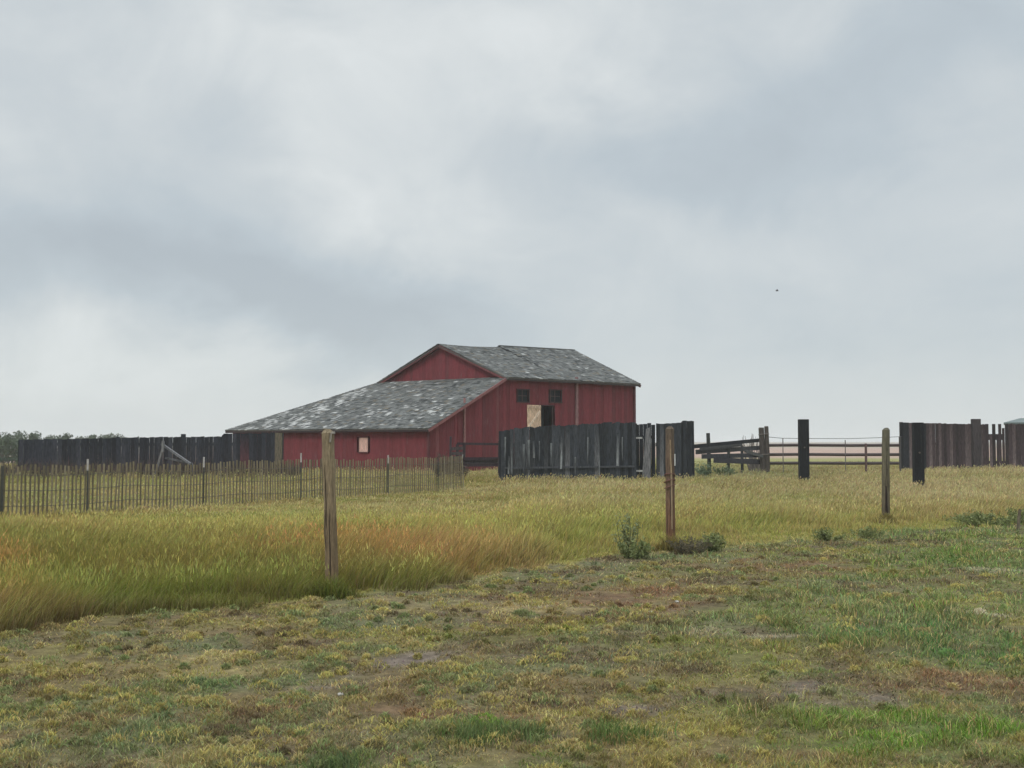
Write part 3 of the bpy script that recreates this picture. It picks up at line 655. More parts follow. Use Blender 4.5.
# ------------------------------------------------------------------ broken rail fence and pipe rail fence
random.seed(21)
e = empty('rail_fence', (xat(697, 55), 55, 0)); tag(e, 'broken grey plank rail fence sagging between the black boards and the thick post pair', 'fence')
def brail(a, b, h, c, par=None, nm='rail', m=M_wood, w=.05):
    mb = MB(); mb.beam(at(*a), at(*b), w, h, tuple(np.array(c) * .7)); return mb.build(nm, m, par or e)
brail((694, 446.5, 52), (760, 440.2, 57), .17, (.025, .026, .03)); brail((696, 452, 52), (764, 447.5, 57), .2, (.065, .065, .072))
brail((702, 456.5, 52), (764, 455.0, 57), .2, (.06, .06, .07)); brail((714, 460, 52.5), (764, 462, 57), .24, (.055, .052, .062)); brail((700, 449.2, 52), (742, 445, 55), .12, (.075, .075, .08))
brail((745, 451, 55.5), (765, 457, 56.5), .14, (.11, .11, .11))
for (px, Y, yt, w, ln) in ((709.5, 53, 433, .15, -.1), (742, 55.5, 446, .12, 0), (728, 54, 449, .12, .05)):
    mb = MB(); X_ = xat(px, Y); mb.beam((X_ - ln * .0, Y + .08, 0), (X_ + ln * .6, Y + .08, zat(yt, Y)), w, w, (.035, .038, .036), up=(0, 1, 0)); mb.build('post', M_wood, e, bevel=.015)
e2 = empty('gate_post', (xat(764, 56.5), 56.5, 0)); tag(e2, 'thick pair of rough grey brown timbers at the left end of the pipe rail fence', 'post')
for px, yt, w in ((761.2, 427.5, .25), (766.2, 426.2, .2)):
    mb = MB(); X_ = xat(px, 56.5); zt = zat(yt, 56.5); mb.tube([(X_ + .06, 56.5, 0), (X_ + .03, 56.5, zt * .5), (X_, 56.5, zt - .04), (X_, 56.5, zt)], [w * .55, w * .52, w * .5, w * .42], 9, (.07, .058, .05), jit=.1); mb.build('timber', M_post, e2)
for z in (.95, 1.9):
    mb = MB(); mb.tube([(xat(758, 56.4), 56.36, z), (xat(768.8, 56.4), 56.36, z + .03)], .025, 6, (.10, .08, .07)); mb.build('wire_tie', M_metal, e2)

e3 = empty('rail_fence', (xat(835, 57), 57, 0)); tag(e3, 'rusty three rail pipe fence with thin top wire, left of the right board fence', 'fence')
YP = 57
for yv in (445, 454.3, 463):
    mb = MB(); pts = [(xat(px, YP), YP, zat(yv + dy, YP)) for px, dy in ((768, .3), (800, 0), (850, .4), (900, .2))]; mb.tube(pts, .072, 8, (.040, .024, .023)); mb.build('rail', M_metal, e3)
mb = MB(); mb.tube([(xat(px, YP), YP + .05, zat(yy, YP)) for px, yy in ((766, 436.8), (782, 438.2), (803, 438.5), (850, 438.6), (875, 437.8), (901, 436.6))], .016, 6, (.14, .14, .15)); mb.build('wire', M_metal, e3)
for px, yt, w, c in ((865, 443.5, .06, (.085, .045, .042)), (782.3, 438, .022, (.10, .08, .08)), (844.5, 440, .022, (.10, .085, .08)), (899, 437, .05, (.05, .045, .045))):
    mb = MB(); X_ = xat(px, YP); mb.tube([(X_, YP - .06, 0), (X_, YP - .06, zat(yt, YP))], w, 8, c); mb.build('post', M_metal, e3)

# rails and planks tucked against the barn
e4 = empty('corral_panel', (xat(478, 51), 51, 0)); tag(e4, 'dark corral rails beside the red wall, left of the middle board fence', 'fence')
for y0, y1, h in ((443.6, 444.2, .1), (458.8, 458.6, .13), (465.2, 464.8, .13)): brail((457, y0, 51), (501, y1, 51.3), h, (.045, .03, .036), par=e4)
brail((461, 462, 51.1), (500, 461.8, 51.4), .17, (.10, .085, .09), par=e4)
for px, yt, w in ((450.3, 436.5, .09), (463.8, 443, .12), (457, 444, .12), (499, 441, .1)):
    mb = MB(); X_ = xat(px, 51.1); mb.beam((X_, 51.1, 0), (X_ + .02, 51.1, zat(yt, 51.1)), w, w, (.04, .028, .032), up=(0, 1, 0)); mb.build('post', M_wood, e4)
mb = MB()
for yv in (449, 453.5, 458, 462.5, 467): mb.beam(at(451, yv, 51), at(463, yv + random.uniform(-1, 1), 51), .03, .14, (.055, .042, .042))
mb.build('plank_panel', M_wood, e4)
mb = MB(); mb.beam(at(461.8, 462, 50.8), at(462.8, 454.5, 50.8), .03, .13, (.30, .29, .29), up=(0, 1, 0)); pb = mb.build('pale_board', M_wood, e4)

# grey A shaped brace by the left fence
YA = 49.8
e5 = empty('timber_brace', (xat(166, YA), YA, 0)); tag(e5, 'grey slanted timber brace leaning before the long black fence', 'brace')
def bm(nm, a, b, w, c, dy=0): mb = MB(); A = np.array(at(*a, YA)); B_ = np.array(at(*b, YA)); A[1] += dy; B_[1] += dy; mb.beam(A, B_, .08, w, c, up=(0, 1, 0)); mb.build(nm, M_wood, e5)
bm('leg', (155.5, 474), (163.5, 446), .1, (.12, .115, .12)); bm('strut', (161, 444), (190, 464), .22, (.12, .12, .128), .09); bm('head', (163.3, 452), (163.8, 441), .14, (.15, .15, .155), -.09); bm('tie_rail', (164, 458), (186, 462.5), .1, (.10, .10, .11), .18)
bm('leg', (190, 463), (193, 476), .1, (.09, .09, .095), .2)

# ------------------------------------------------------------------ picket (snow) fence
random.seed(31)
A = np.array((xat(0, 24.4), 24.4)); B_ = np.array((xat(466, 39.2), 39.2)); dd = (B_ - A); LL = np.linalg.norm(dd); dd /= LL
pf = empty('picket_fence', (A[0], A[1], 0)); tag(pf, 'low wire bound picket fence of thin grey laths crossing the grass before the barn', 'fence')
t = -3.2; pk = []
while t < LL: pk.append(t); t += .105 * random.uniform(.95, 1.05)
nvis = 0
rest = MB(); made = 0
for i, t in enumerate(pk):
    p = A + dd * t; px = p[0] / p[1] * F + 512
    dep = terrain(np.array([p[0]]), np.array([p[1]]))[0]
    wave = .03 * math.sin(t * .8) + .02 * math.sin(t * 2.3)
    sg = -.05 * math.sin((t % 3.4) / 3.4 * math.pi)
    hgt = 1.12 + sg + random.uniform(-.025, .025); ln = random.gauss(0, .018) + .02 * math.sin(t * .6)
    if i > len(pk) - 3: ln += -.10
    n2 = np.array((-dd[1], dd[0])) * (wave)
    c = np.array((.195, .165, .105)) * random.uniform(.7, 1.3)
    if random.random() < .06: c = np.array((.25, .22, .15))
    q = p + n2; w = .0205
    def pick(mb):
        a0_, a1_ = q - dd * w, q + dd * w; b0, b1 = a0_ + dd * ln, a1_ + dd * ln; o = np.array((-dd[1], dd[0])) * .012
        zb = dep + .04; zt = dep + hgt
        mb.hexa([(*a0_, zb), (*a1_, zb), (*(a1_ + o), zb), (*(a0_ + o), zb), (*b0, zt), (*b1, zt), (*(b1 + o), zt), (*(b0 + o), zt)], [tuple(c)] * 4 + [tuple(c * np.array((.95, .93, .95)))] * 4)
    if px > -6 and made < 100: mb = MB(); pick(mb); mb.build('picket', M_twig, pf); made += 1
    else: pick(rest)
tag(rest.build('picket_run', M_twig, pf), kind='stuff')
for z in (.28, .6, .92):
    mb = MB(); pts = []
    for s in np.arange(-3.2, LL + .01, .6):
        p = A + dd * s; wave = .03 * math.sin(s * .8) + .02 * math.sin(s * 2.3); q = p + np.array((-dd[1], dd[0])) * (wave - .012); pts.append((q[0], q[1], z - .05 * math.sin((s % 3.4) / 3.4 * math.pi)))
    mb.tube(pts, .006, 5, (.09, .075, .06)); mb.build('wire', M_metal, pf)
def hitA(px): k = (px - 512) / F; return (k * A[1] - A[0]) / (dd[0] - k * dd[1])
for px, top, tip in ((2, 466, 0), (87, 459, 6), (203, 457, 5), (300, 453, 6), (387, 455, 5), (437, 458, 0)):
    s = hitA(px); p = A + dd * s + np.array((dd[1], -dd[0])) * .05; Y = p[1]; zt = zat(top, Y); w = .035 if px != 2 else .06
    c = (.05, .05, .04); mb = MB(); zb = zt - (.25 if tip else 0)
    mb.beam((p[0], p[1], 0), (p[0], p[1], zb), w, .012, c, up=(0, 1, 0)); mb.box(p[0] - .006, p[0] + .006, p[1] + .007, p[1] + w, 0, zb, c)
    for zz in np.arange(.2, zb, .09): mb.box(p[0] - .012, p[0] + .012, p[1] - .016, p[1] - .007, zz, zz + .02, c)
    po = mb.build('steel_post', M_metal, pf); po['_o'] = list(pf.location)
    if tip:
        mb = MB(); mb.beam((p[0], p[1], zb), (p[0], p[1], zt), w + .006, .014, (.36, .34, .33), up=(0, 1, 0)); mb.box(p[0] - .007, p[0] + .007, p[1] + .008, p[1] + w, zb, zt, (.36, .34, .33)); mb.build('white_tip', M_metal, po)

# ------------------------------------------------------------------ wooden posts along the edge of the mown strip
def round_post(name, label, base, top_px, rad, c_lo, c_hi, group, seed, lean_x=0., extra=None, flat=False):
    random.seed(seed); X_, Y, _ = base; zt = zat(top_px[1], Y); xt = xat(top_px[0], Y)
    pts = []; rads = []; cs = []; n = 12
    for i in range(n + 1):
        s = i / n; pts.append((X_ + (xt - X_) * s + random.uniform(-.003, .003), Y + .01 * math.sin(s * 4), -.1 + (zt + .1) * s)); rads.append(rad * (1.06 - .1 * s) * random.uniform(.97, 1.03))
        k = np.array(c_lo) * (1 - s) + np.array(c_hi) * s; cs.append(tuple(k * random.uniform(.88, 1.1)))
    pts.append((xt, Y, zt + rad * .12)); rads.append(rad * .78); cs.append(tuple(np.array(c_hi) * .8))
    e = empty(name, (X_, Y, 0)); tag(e, label, 'post', group)
    mb = MB(); mb.tube(pts, rads, 14, None, jit=.05, cs=cs); o = mb.build('shaft', M_post, e)
    for _ in range(3 if rad > .05 else 0):
        a = -math.pi / 2 + random.uniform(-1, 1); s0 = random.uniform(.1, .5); s1 = s0 + random.uniform(.2, .45); cp = []
        for s in np.linspace(s0, s1, 6):
            f = s * n; i = int(f); p = np.array(pts[i]) * (1 - f + i) + np.array(pts[i + 1]) * (f - i); rr_ = rad * (1.06 - .1 * s) * .985; a += random.uniform(-.03, .03)
            cp.append(p + np.array((math.cos(a) * rr_, math.sin(a) * rr_, 0)))
        m2 = MB(); m2.tube(cp, [.002, .005, .006, .006, .004, .002], 5, (.03, .022, .016)); m2.build('crack', M_twig, e)
    return e, o, (xt, Y, zt)
gr = 'wooden posts along the edge of the mown strip'
e, o, t = round_post('wooden_post', 'nearest weathered post, pale grey brown with a splintered top, left of centre', G(332.5, 594), (328, 433), .067, (.17, .115, .065), (.26, .205, .13), gr, 41)
mb = MB(); mb.beam((t[0] - .03, t[1] - .02, t[2] - .01), (t[0] + .075, t[1] - .03, t[2] + .005), .06, .022, (.30, .28, .25)); mb.beam((t[0] + .035, t[1] - .07, t[2] - .10), (t[0] + .045, t[1] - .065, t[2] + .0), .02, .03, (.27, .24, .2), up=(0, 1, 0)); mb.build('splinter', M_post, e)
for z in (.55, 1.05, 1.45):
    mb = MB(); mb.tube([(t[0] - .02 + .03, t[1] - .085, z), (t[0] + .01, t[1] - .06, z)], .004, 5, (.12, .09, .07)); mb.build('staple', M_metal, e)
e, o, t = round_post('wooden_post', 'rusty red brown split post with a grey top near the black board fence', G(671, 545), (669.5, 429), .07, (.17, .085, .045), (.13, .10, .075), gr, 43)
mb = MB(); x_, y_, z_ = t
mb.tube([(x_ + .02, y_ - .075, .25), (x_ + .015, y_ - .072, 1.0), (x_ + .0, y_ - .066, 1.62)], [.011, .016, .012], 5, (.30, .22, .14)); 
mb.build('pale_strip', M_post, e)
for z, w in ((.98, .05), (.90, .05), (1.07, .04)):
    mb = MB(); ring = [(x_ + .082 * math.cos(a), y_ + .082 * math.sin(a), z + .03 * math.sin(a * 1 + z * 9)) for a in np.linspace(0, 2 * math.pi, 17)]; mb.tube(ring, .008, 5, (.14, .055, .04)); mb.build('rusty_wire', M_metal, e)
mb = MB(); mb.box(x_ + .064, x_ + .082, y_ - .04, y_ + .02, 1.22, 1.40, (.45, .45, .43)); mb.box(x_ + .064, x_ + .080, y_ - .05, y_ - .03, 1.25, 1.30, (.45, .45, .43)); mb.build('white_tag', M_wood, e)
e, o, t = round_post('wooden_post', 'farthest slim greenish brown post, right of the dark timber upright', G(886, 521), (885.5, 430), .078, (.12, .095, .06), (.13, .12, .085), gr, 47)
mb = MB(); mb.tube([(t[0] - .03, t[1] - .083, .05), (t[0] - .035, t[1] - .08, .7)], [.028, .014], 6, (.03, .02, .016)); mb.build('dark_split', M_post, e)
e, o, t = round_post('wooden_stake', 'low thin stake in weeds at the right edge of the picture', G(1018, 531), (1017.5, 510), .028, (.13, .11, .08), (.16, .13, .09), None, 48); o.name = 'shaft'

# two square dark timber uprights
for px, yb, yt, hw, lab, sd in ((804, 478, 419.3, .19, 'thick black squared timber upright standing alone before the pipe rail fence', 3), (918.7, 485, 422.5, .165, 'black squared timber upright in front of the brown board fence', 4)):
    random.seed(sd); b = G(px, yb, .15); X_, Y = b[0], b[1]; zt = zat(yt, Y)
    e = empty('timber_upright', (X_, Y, 0)); tag(e, lab, 'post')
    mb = MB(); n = 6
    for i in range(n):
        s0, s1 = i / n, (i + 1) / n; w0 = hw * (1 + random.uniform(-.03, .03))
    mb.box(X_ - hw, X_ + hw, Y - hw * .8, Y + hw * .8, -.1, zt, (.012, .013, .016)); mb.build('beam', M_post, e, bevel=.02)
    mb = MB(); mb.box(X_ - hw * .5, X_ - hw * .35, Y - hw * .8 - .006, Y - hw * .8 + .01, .3, zt * .8, (.010, .010, .012)); mb.box(X_ + hw * .3, X_ + hw * .4, Y - hw * .8 - .005, Y - hw * .8 + .01, .9, zt - .05, (.03, .03, .03)); mb.build('crack', M_post, e)
    mb = MB(); mb.tube([(X_, Y - hw * .8 - .03, zt * .55), (X_, Y - hw * .8, zt * .55)], .03, 8, (.08, .06, .05)); mb.build('bolt', M_metal, e)

# ------------------------------------------------------------------ weeds and bushes
def leaves(mb, c, pts, n, spread, size, cols):
    for _ in range(n):
        p = np.array(random.choice(pts)) + np.array([random.gauss(0, s) for s in spread])
        if p[2] < .01: p[2] = .01 + random.random() * .05
        a = np.array([random.gauss(0, 1) for _ in range(3)]); a /= np.linalg.norm(a); b = np.cross(a, [random.gauss(0, 1) for _ in range(3)]); b /= np.linalg.norm(b)
        s = size * random.uniform(.6, 1.4); col = tuple(np.array(random.choice(cols)) * random.uniform(.7, 1.3))
        mb.add([p - a * s, p + b * s * .42, p + a * s, p - b * s * .42], [(0, 1, 2, 3)], col)
def weed(name, label, base, h, wdt, nst, nlf, size, cols, seed, stemc=(.12, .13, .06), group=None, cat='weed', shape=1.0):
    random.seed(seed); b = np.array((base[0], base[1], float(terrain(np.array([base[0]]), np.array([base[1]]))[0])))
    e = empty(name, tuple(b)); tag(e, label, cat, group)
    st = MB(); pts = []
    for _ in range(nst):
        an = random.random() * 6.28; r = wdt * math.sqrt(random.random()); tip = b + np.array((math.cos(an) * r, math.sin(an) * r, h * random.uniform(.6, 1) * (1 - .35 * (r / wdt) ** 2 * shape)))
        f0 = b + np.array((math.cos(an) * r * .35, math.sin(an) * r * .35, 0)); mid = (f0 + tip) / 2 + np.array([random.gauss(0, h * .04) for _ in range(3)])
        st.tube([f0, mid, tip], [h * .012, h * .009, h * .004], 4, stemc, caps=False)
        for s in np.linspace(.15, 1, 8): pts.append(tuple(f0 * (1 - s) ** 2 + 2 * mid * s * (1 - s) + tip * s * s))
    st.build('stems', M_twig, e)
    if nlf: lf = MB(); leaves(lf, b, pts, nlf, (size * .9, size * .9, size * .7), size, cols); lf.build('leaves', M_leaf, e)
    return e
GC = [(.18, .21, .075), (.23, .25, .11), (.13, .155, .055)]
weed('tall_weed', 'tall leafy blue green weed left of the rusty post', G(627, 556), .66, .19, 14, 420, .026, [(.24, .27, .13), (.29, .32, .17), (.18, .21, .10)], 1)
weed('low_weed', 'leafy green foot growth under the tall weed left of the rusty post', G(634, 558), .30, .26, 16, 700, .026, [(.15, .18, .065), (.19, .22, .09)], 2)
weed('dry_bush', 'low dark brown brush just right of the rusty post foot', G(690, 553), .26, .36, 70, 900, .020, [(.12, .10, .065), (.10, .095, .055), (.14, .12, .07)], 3, stemc=(.10, .08, .06), cat='bush')
weed('low_weed', 'dark green weed at the right end of the low brown brush', G(712, 551), .28, .22, 24, 1000, .025, GC, 4)
weed('low_weed', 'small dark green weed left of the farthest slim post, the more left of two', G(828, 540), .22, .3, 22, 800, .024, GC, 5)
weed('low_weed', 'small dark green weed close beside the farthest slim post', G(866, 537), .2, .28, 22, 800, .024, GC, 6)
weed('low_weed', 'broad dull green weed patch between the farthest post and right edge', G(985, 526), .24, .75, 46, 2200, .030, GC, 7)
weed('low_weed', 'green weed round the low stake at the right edge', G(1022, 524), .36, .3, 24, 1000, .03, GC, 8)
weed('leafy_bush', 'pale green bush growing through the left end of the broken rail fence', (xat(702, 51), 51, 0), .75, .4, 20, 500, .06, [(.12, .17, .10), (.15, .19, .12)], 9, cat='bush')
weed('leafy_bush', 'small green bush under the post of the broken rail fence', (xat(724, 52), 52, 0), .6, .5, 20, 1100, .05, [(.12, .16, .08), (.16, .19, .11)], 10, cat='bush')
weed('bare_bush', 'bare grey twigs sticking up left of the thick post pair', (xat(754, 58), 58, 0), 2.0, .7, 34, 0, .03, GC, 11, stemc=(.17, .15, .14), cat='bush', shape=.2)
weed('dry_bush', 'brown dry bush among the pickets in front of the lean-to corner', (xat(444, 50), 50, 0), 1.15, .65, 60, 1500, .045, [(.10, .075, .055), (.085, .07, .05), (.12, .09, .07)], 12, stemc=(.08, .06, .055), cat='bush')
weed('dry_bush', 'brown dry bush at the foot of the corral rails', (xat(458, 49.5), 49.5, 0), .8, .5, 40, 900, .045, [(.09, .065, .05), (.085, .06, .05)], 13, stemc=(.08, .06, .055), cat='bush')
# rounded green tufts of coarse grass in the foreground
def gtuft(px, py, r, h, col, n, label, sd):
    X_, Y, _ = G(px, py); x = X_ + rng.standard_normal(n) * r * .6; y = Y + rng.standard_normal(n) * r * .6
    cc = jitter(np.tile(np.array(col), (n, 1)), .2)
    o = blades('grass_clump', x, y, h * (.5 + .7 * rng.random(n)), np.full(n, .0055) * max(Y / 6, 1), cc * .85, cc * 1.2, lean=.9)
    tag(o, label, 'grass clump')
gtuft(480, 738, .16, .10, (.12, .165, .055), 420, 'bright green grass clump at the bottom, left of two near the middle', 1)
gtuft(528, 736, .12, .09, (.125, .165, .06), 300, 'bright green grass clump at the bottom centre, right of its twin', 2)
gtuft(620, 738, .16, .10, (.13, .18, .055), 420, 'bright green clump by bare soil at the bottom, right of centre', 3)
gtuft(198, 758, .13, .07, (.30, .26, .11), 420, 'rounded straw yellow grass clump at the bottom left', 4)
gtuft(340, 764, .12, .08, (.11, .15, .06), 300, 'small green clump at the very bottom left of centre', 5)

# pale stones
def stone(px, py, r, label, sd):
    random.seed(sd); X_, Y, _ = G(px, py); import bmesh
    bmm = bmesh.new(); bmesh.ops.create_icosphere(bmm, subdivisions=3, radius=r)
    for v in bmm.verts: v.co *= 1 + .25 * (noise(v.co.x * 1, v.co.y + v.co.z, 1.2 / r, sd) - .5); v.co.z *= .5
    me = bpy.data.meshes.new('stone'); bmm.to_mesh(me); bmm.free(); a = me.color_attributes.new('Col', 'FLOAT_COLOR', 'POINT'); a.data.foreach_set('color', np.tile([.34, .32, .29, 1], len(me.vertices)).astype(np.float32)); me.materials.append(M_roof)
    o = bpy.data.objects.new('stone', me); COL.objects.link(o); o.location = (X_, Y, float(terrain(np.array([X_]), np.array([Y]))[0]) + r * .3); tag(o, label, 'stone')
stone(651, 612, .022, 'small pale stone lying on rusty brown turf below the rusty post', 1)
stone(677, 601, .022, 'tiny pale stone on the brown turf nearest to the rusty post', 2)
stone(341, 692, .025, 'small pale stone on bare grey soil left of centre', 3)

# ------------------------------------------------------------------ trees beyond the left fence
def tree(px, Y, ztop, rad, seed, label, col):
    random.seed(seed); X_ = xat(px, Y); zb = float(terrain(np.array([X_]), np.array([Y]))[0]); h = ztop - zb
    e = empty('tree', (X_, Y, zb)); tag(e, label, 'tree', 'trees beyond the left fence')
    tb = MB(); b = np.array((X_, Y, zb)); tb.tube([b, b + (.05, 0, h * .3), b + (-.05, 0, h * .75)], [h * .035, h * .026, h * .008], 7, (.09, .075, .06))
    blobs = []
    for i in range(9):
        an = i * 2.4 + random.random(); r = rad * random.uniform(.3, .85); z = h * random.uniform(.3, .9)
        s = b + (0, 0, h * random.uniform(.2, .5)); t_ = b + (math.cos(an) * r, math.sin(an) * r, z); tb.tube([s, (s + t_) / 2 + (0, 0, .1), t_], [h * .014, h * .01, h * .003], 5, (.09, .075, .06)); blobs.append((t_, rad * random.uniform(.25, .5)))
    blobs.append((b + (0, 0, h * .88), rad * .35)); tb.build('trunk', M_twig, e)
    cr = MB()
    for c, r in blobs:
        for _ in range(int(150 + 60 * r)):
            d_ = np.array([random.gauss(0, 1) for _ in range(3)]); d_ /= np.linalg.norm(d_); p = c + d_ * r * random.random() ** .4 * (1, 1, .75)
            if p[2] > ztop + .15: p[2] = ztop - random.random() * .5
            a = np.array([random.gauss(0, 1) for _ in range(3)]); a /= np.linalg.norm(a); q = np.cross(a, d_ + .01); q /= np.linalg.norm(q); s = random.uniform(.08, .17)
            cr.add([p - a * s, p + q * s * .6, p + a * s, p - q * s * .6], [(0, 1, 2, 3)], tuple(np.array(col) * random.uniform(.65, 1.35)))
    cr.build('crown', M_leaf, e)
TL = [(-40, 118, 434, 2.2, 'first', 0), (-14, 125, 435, 2.4, '', 0), (4, 112, 433.5, 2.2, 'tree at the left edge of the picture, beyond the black fence', 0), (19, 120, 434.5, 2.0, 'tree just left of where the black fence ends', 0),
      (36, 128, 430.5, 1.7, 'tall dark tree rising over the left end of the black fence', 0), (52, 135, 434, 1.7, 'low pale tree between the two tallest crowns over the black fence', 1), (67, 126, 431, 1.5, 'round topped dark tree, second tall crown over the black fence', 0),
      (81, 138, 435.5, 1.6, 'very low crown just right of the round topped tree', 1), (94, 134, 433, 1.4, 'small dark crown over the middle of the left fence section', 0), (110, 130, 431.5, 1.4, 'wispy tree, last crown to the right above the black fence', 1), (126, 142, 436, 1.4, 'faint low crown barely showing over the black fence top', 1)]
for i, (px, Y, yt, r, lab, kd) in enumerate(TL):
    if i == 0: lab = 'bushy tree outside the left edge of the picture, farthest left'
    if i == 1: lab = 'bushy tree outside the left edge, beside the leftmost one in view'
    tree(px, Y, zat(yt, Y), r * 1.25, 100 + i, lab, (.085, .11, .07) if kd == 0 else (.13, .15, .11))
# low scrub under the trees
for i, (px, Y, h, lab) in enumerate(((3, 100, 1.6, 'dark low scrub bush under the leftmost trees'), (14, 103, 1.5, 'dark low scrub bush left of the black fence end'), (-14, 98, 1.7, 'dark low scrub bush just outside the left edge'))):
    X_ = xat(px, Y); weed('scrub_bush', lab, (X_, Y, 0), h, 1.3, 20, 900, .13, [(.05, .075, .05), (.06, .08, .055)], 60 + i, cat='bush')

# small bird in the sky
bx, by, bz = at(777, 291, 46)
mb = MB(); ce = (.03, .03, .03)
mb.tube([(bx - .05, by, bz - .006), (bx - .03, by, bz), (bx + .03, by, bz + .004), (bx + .06, by, bz + .01), (bx + .075, by, bz + .01)], [.003, .009, .012, .008, .002], 8, ce)
for s in (-1, 1): mb.add([(bx + .03, by + s * .01, bz + .01), (bx - .02, by + s * .01, bz + .008), (bx - .03, by + s * .09, bz + .05), (bx + .01, by + s * .1, bz + .052), (bx - .05, by + s * .12, bz + .03)], [(0, 1, 2, 3), (3, 2, 4)], ce)
tag(mb.build('bird', M_twig, origin=(bx, by, bz)), 'tiny dark bird flying alone in the grey sky right of the barn', 'bird')

# ------------------------------------------------------------------ haze
hm = bpy.data.materials.new('haze'); hm.use_nodes = True; nt = hm.node_tree; nt.nodes.remove(nt.nodes['Principled BSDF'])
pv = nt.nodes.new('ShaderNodeVolumePrincipled'); pv.inputs['Color'].default_value = (.93, .95, .97, 1); pv.inputs['Density'].default_value = .0006; pv.inputs['Anisotropy'].default_value = .2
nt.links.new(pv.outputs[0], nt.nodes['Material Output'].inputs['Volume'])
mb = MB(); mb.box(-2250, 2250, -100, 2350, -4.0, 9.0, (1, 1, 1)); hz = mb.build('haze', hm); hz['kind'] = 'stuff'

# ------------------------------------------------------------------ sky and light
SUN_EL, SUN_ROT = R(52), R(215)
w = bpy.data.worlds.new('World'); S.world = w; w.use_nodes = True; nt = w.node_tree; N = nt.nodes; L = nt.links
bg = N['Background']; bg.inputs['Strength'].default_value = .1
sky = N.new('ShaderNodeTexSky'); sky.sky_type = 'NISHITA'; sky.sun_disc = False; sky.sun_elevation = SUN_EL; sky.sun_rotation = SUN_ROT
tc = N.new('ShaderNodeTexCoord'); sep = N.new('ShaderNodeSeparateXYZ'); L.new(tc.outputs['Generated'], sep.inputs[0])
def math_(op, a, b=None, c=None, clamp=False):
    n = N.new('ShaderNodeMath'); n.operation = op; n.use_clamp = clamp
    for i, v in enumerate((a, b, c)):
        if v is None: continue
        if isinstance(v, (int, float)): n.inputs[i].default_value = v
        else: L.new(v, n.inputs[i])
    return n.outputs[0]
# cloud layer coordinates: azimuth-like x/y and elevation-like z/y warped by noise
vec = N.new('ShaderNodeMapping'); vec.inputs['Scale'].default_value = (1.0, 1.0, 1.5); L.new(tc.outputs['Generated'], vec.inputs['Vector'])
def ntex(scale, detail, rough, dist=0, loc=(0, 0, 0)):
    mp = N.new('ShaderNodeMapping'); mp.inputs['Location'].default_value = loc; L.new(vec.outputs[0], mp.inputs['Vector'])
    n = N.new('ShaderNodeTexNoise'); n.inputs['Scale'].default_value = scale; n.inputs['Detail'].default_value = detail; n.inputs['Roughness'].default_value = rough; n.inputs['Distortion'].default_value = dist
    L.new(mp.outputs[0], n.inputs['Vector']); return n.outputs['Fac']
warp1 = ntex(3.2, 6, .58, .3, (3, 1, 0)); warp2 = ntex(3.4, 6, .58, .3, (7, 4, 2))
fine = ntex(7, 8, .6, .5, (1, 9, 3)); big = ntex(2.0, 5, .55, .2, (5, 5, 5))
wx = math_('ADD', sep.outputs['X'], math_('MULTIPLY', math_('SUBTRACT', warp1, .5), .30))
wz = math_('ADD', sep.outputs['Z'], math_('MULTIPLY', math_('SUBTRACT', warp2, .5), .24))
front = math_('GREATER_THAN', sep.outputs['Y'], 0)
# banks of cloud: direction (image-free: unit-sphere x, z), half size, rotation, weight (negative = darker base)
def dirv(px, py):
    dx, dz = ray(px, py); v = np.array((dx, 1, dz)); v /= np.linalg.norm(v); return v[0], v[2]
BK = [(150, 300, 260, 60, -14, -1.05), (350, 325, 170, 45, -12, -.85), (60, 215, 160, 60, 0, -.35), (250, 70, 90, 60, -35, -.0), (130, 60, 60, 50, -40, -.25), (720, 170, 130, 45, -5, -.7), (900, 80, 200, 60, 10, -.68), (560, 160, 90, 60, -60, -.15),
      (900, 330, 200, 60, 0, -.5), (700, 300, 120, 30, 0, -.15), (500, 230, 70, 60, -45, -.25),
      (330, 100, 170, 60, -42, .6), (470, 40, 140, 60, -20, .45), (60, 60, 90, 60, 0, .3), (80, 370, 160, 42, -14, .55), (420, 250, 110, 35, -35, .25), (850, 200, 110, 40, 10, .2), (570, 60, 60, 70, 0, .4), (650, 220, 120, 25, 0, .15), (250, 400, 260, 30, 0, .3)]
acc = None
for px, py, rx, ry, ang, wt in BK:
    if wt == 0: continue
    cx, cz = dirv(px, py); ca, sa = math.cos(R(ang)), math.sin(R(ang)); rx /= F; ry /= F
    ux = math_('SUBTRACT', wx, cx); uz = math_('SUBTRACT', wz, cz)
    a_ = math_('DIVIDE', math_('ADD', math_('MULTIPLY', ux, ca), math_('MULTIPLY', uz, sa)), rx)
    b_ = math_('DIVIDE', math_('SUBTRACT', math_('MULTIPLY', uz, ca), math_('MULTIPLY', ux, sa)), ry)
    d2 = math_('ADD', math_('MULTIPLY', a_, a_), math_('MULTIPLY', b_, b_))
    g_ = math_('MULTIPLY', math_('EXPONENT', math_('MULTIPLY', d2, -.7)), wt)
    acc = g_ if acc is None else math_('ADD', acc, g_)
acc = math_('MULTIPLY', acc, front)
val = math_('ADD', math_('ADD', .575, math_('MULTIPLY', acc, .40)), math_('ADD', math_('MULTIPLY', math_('SUBTRACT', fine, .5), .65), math_('MULTIPLY', math_('SUBTRACT', big, .5), .45)), clamp=False)
cr = N.new('ShaderNodeValToRGB'); L.new(val, cr.inputs[0])
els = cr.color_ramp.elements
els[0].position = .0; els[0].color = (.415, .468, .512, 1); els[1].position = 1; els[1].color = (.760, .792, .800, 1)
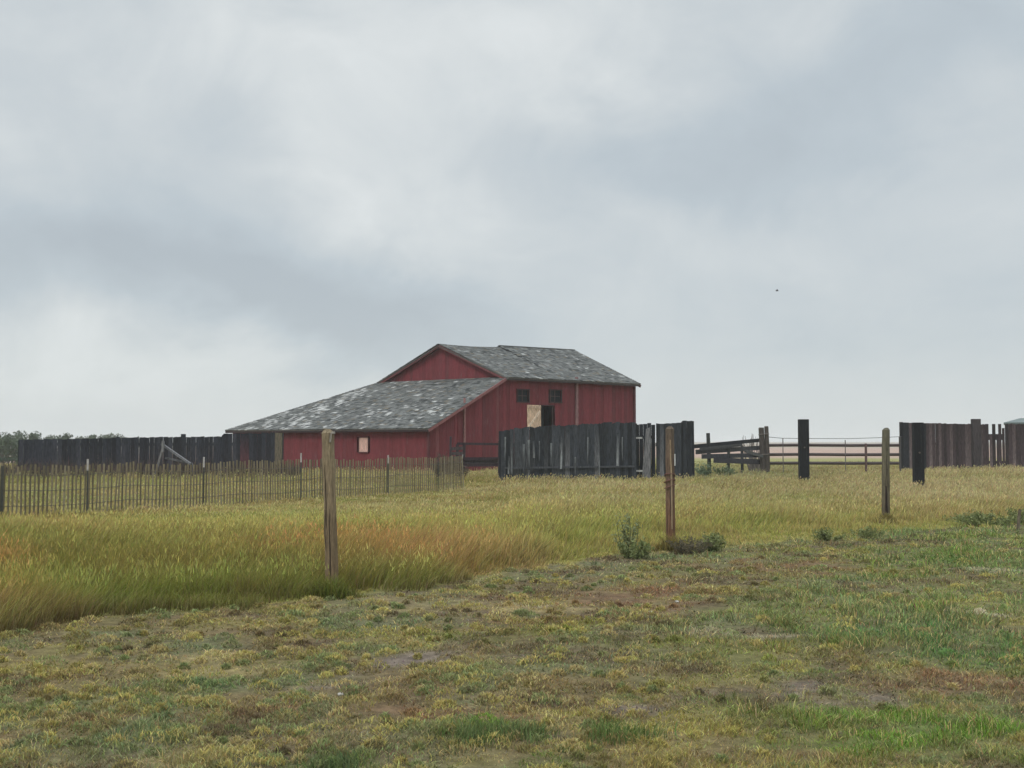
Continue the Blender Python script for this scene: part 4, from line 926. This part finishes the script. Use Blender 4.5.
for p, c in ((.3, (.475, .535, .578)), (.55, (.555, .602, .628)), (.78, (.655, .692, .702))):
    el = els.new(p); el.color = (*c, 1)
# horizon glow: paler and a little greener-warm low down
hzf = math_('EXPONENT', math_('MULTIPLY', math_('MAXIMUM', sep.outputs['Z'], 0), -16.))
mx = N.new('ShaderNodeMix'); mx.data_type = 'RGBA'; L.new(math_('MULTIPLY', hzf, .75), mx.inputs['Factor']); L.new(cr.outputs[0], mx.inputs['A']); mx.inputs['B'].default_value = (.610, .652, .645, 1)
# overcast sky grows brighter towards the zenith (above the frame)
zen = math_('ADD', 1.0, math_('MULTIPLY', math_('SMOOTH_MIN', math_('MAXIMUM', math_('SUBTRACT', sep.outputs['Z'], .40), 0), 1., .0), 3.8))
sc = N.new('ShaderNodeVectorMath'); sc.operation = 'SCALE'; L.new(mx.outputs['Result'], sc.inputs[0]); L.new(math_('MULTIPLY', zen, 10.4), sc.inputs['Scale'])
sk = N.new('ShaderNodeVectorMath'); sk.operation = 'SCALE'; L.new(sky.outputs[0], sk.inputs[0]); sk.inputs['Scale'].default_value = .04
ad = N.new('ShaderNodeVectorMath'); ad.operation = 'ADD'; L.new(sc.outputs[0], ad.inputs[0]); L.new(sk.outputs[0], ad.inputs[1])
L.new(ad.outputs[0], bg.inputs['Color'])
sun = bpy.data.lights.new('sun', 'SUN'); sun.energy = 1.2; sun.angle = R(12); sun.color = (1, .96, .9)
so = bpy.data.objects.new('sun', sun); COL.objects.link(so)
# Nishita: rotation is measured clockwise from +Y
sd = np.array((math.sin(SUN_ROT) * math.cos(SUN_EL), math.cos(SUN_ROT) * math.cos(SUN_EL), math.sin(SUN_EL)))
from mathutils import Vector
so.rotation_euler = Vector(sd).to_track_quat('Z', 'Y').to_euler(); so.location = (0, 0, 30)
for o in COL.objects:
    if '_o' in o: del o['_o']
S.view_settings.view_transform = 'Standard'; S.view_settings.look = 'None'; S.view_settings.exposure = 0; S.view_settings.gamma = 1
S.render.engine = 'CYCLES'; S.cycles.volume_bounces = 1
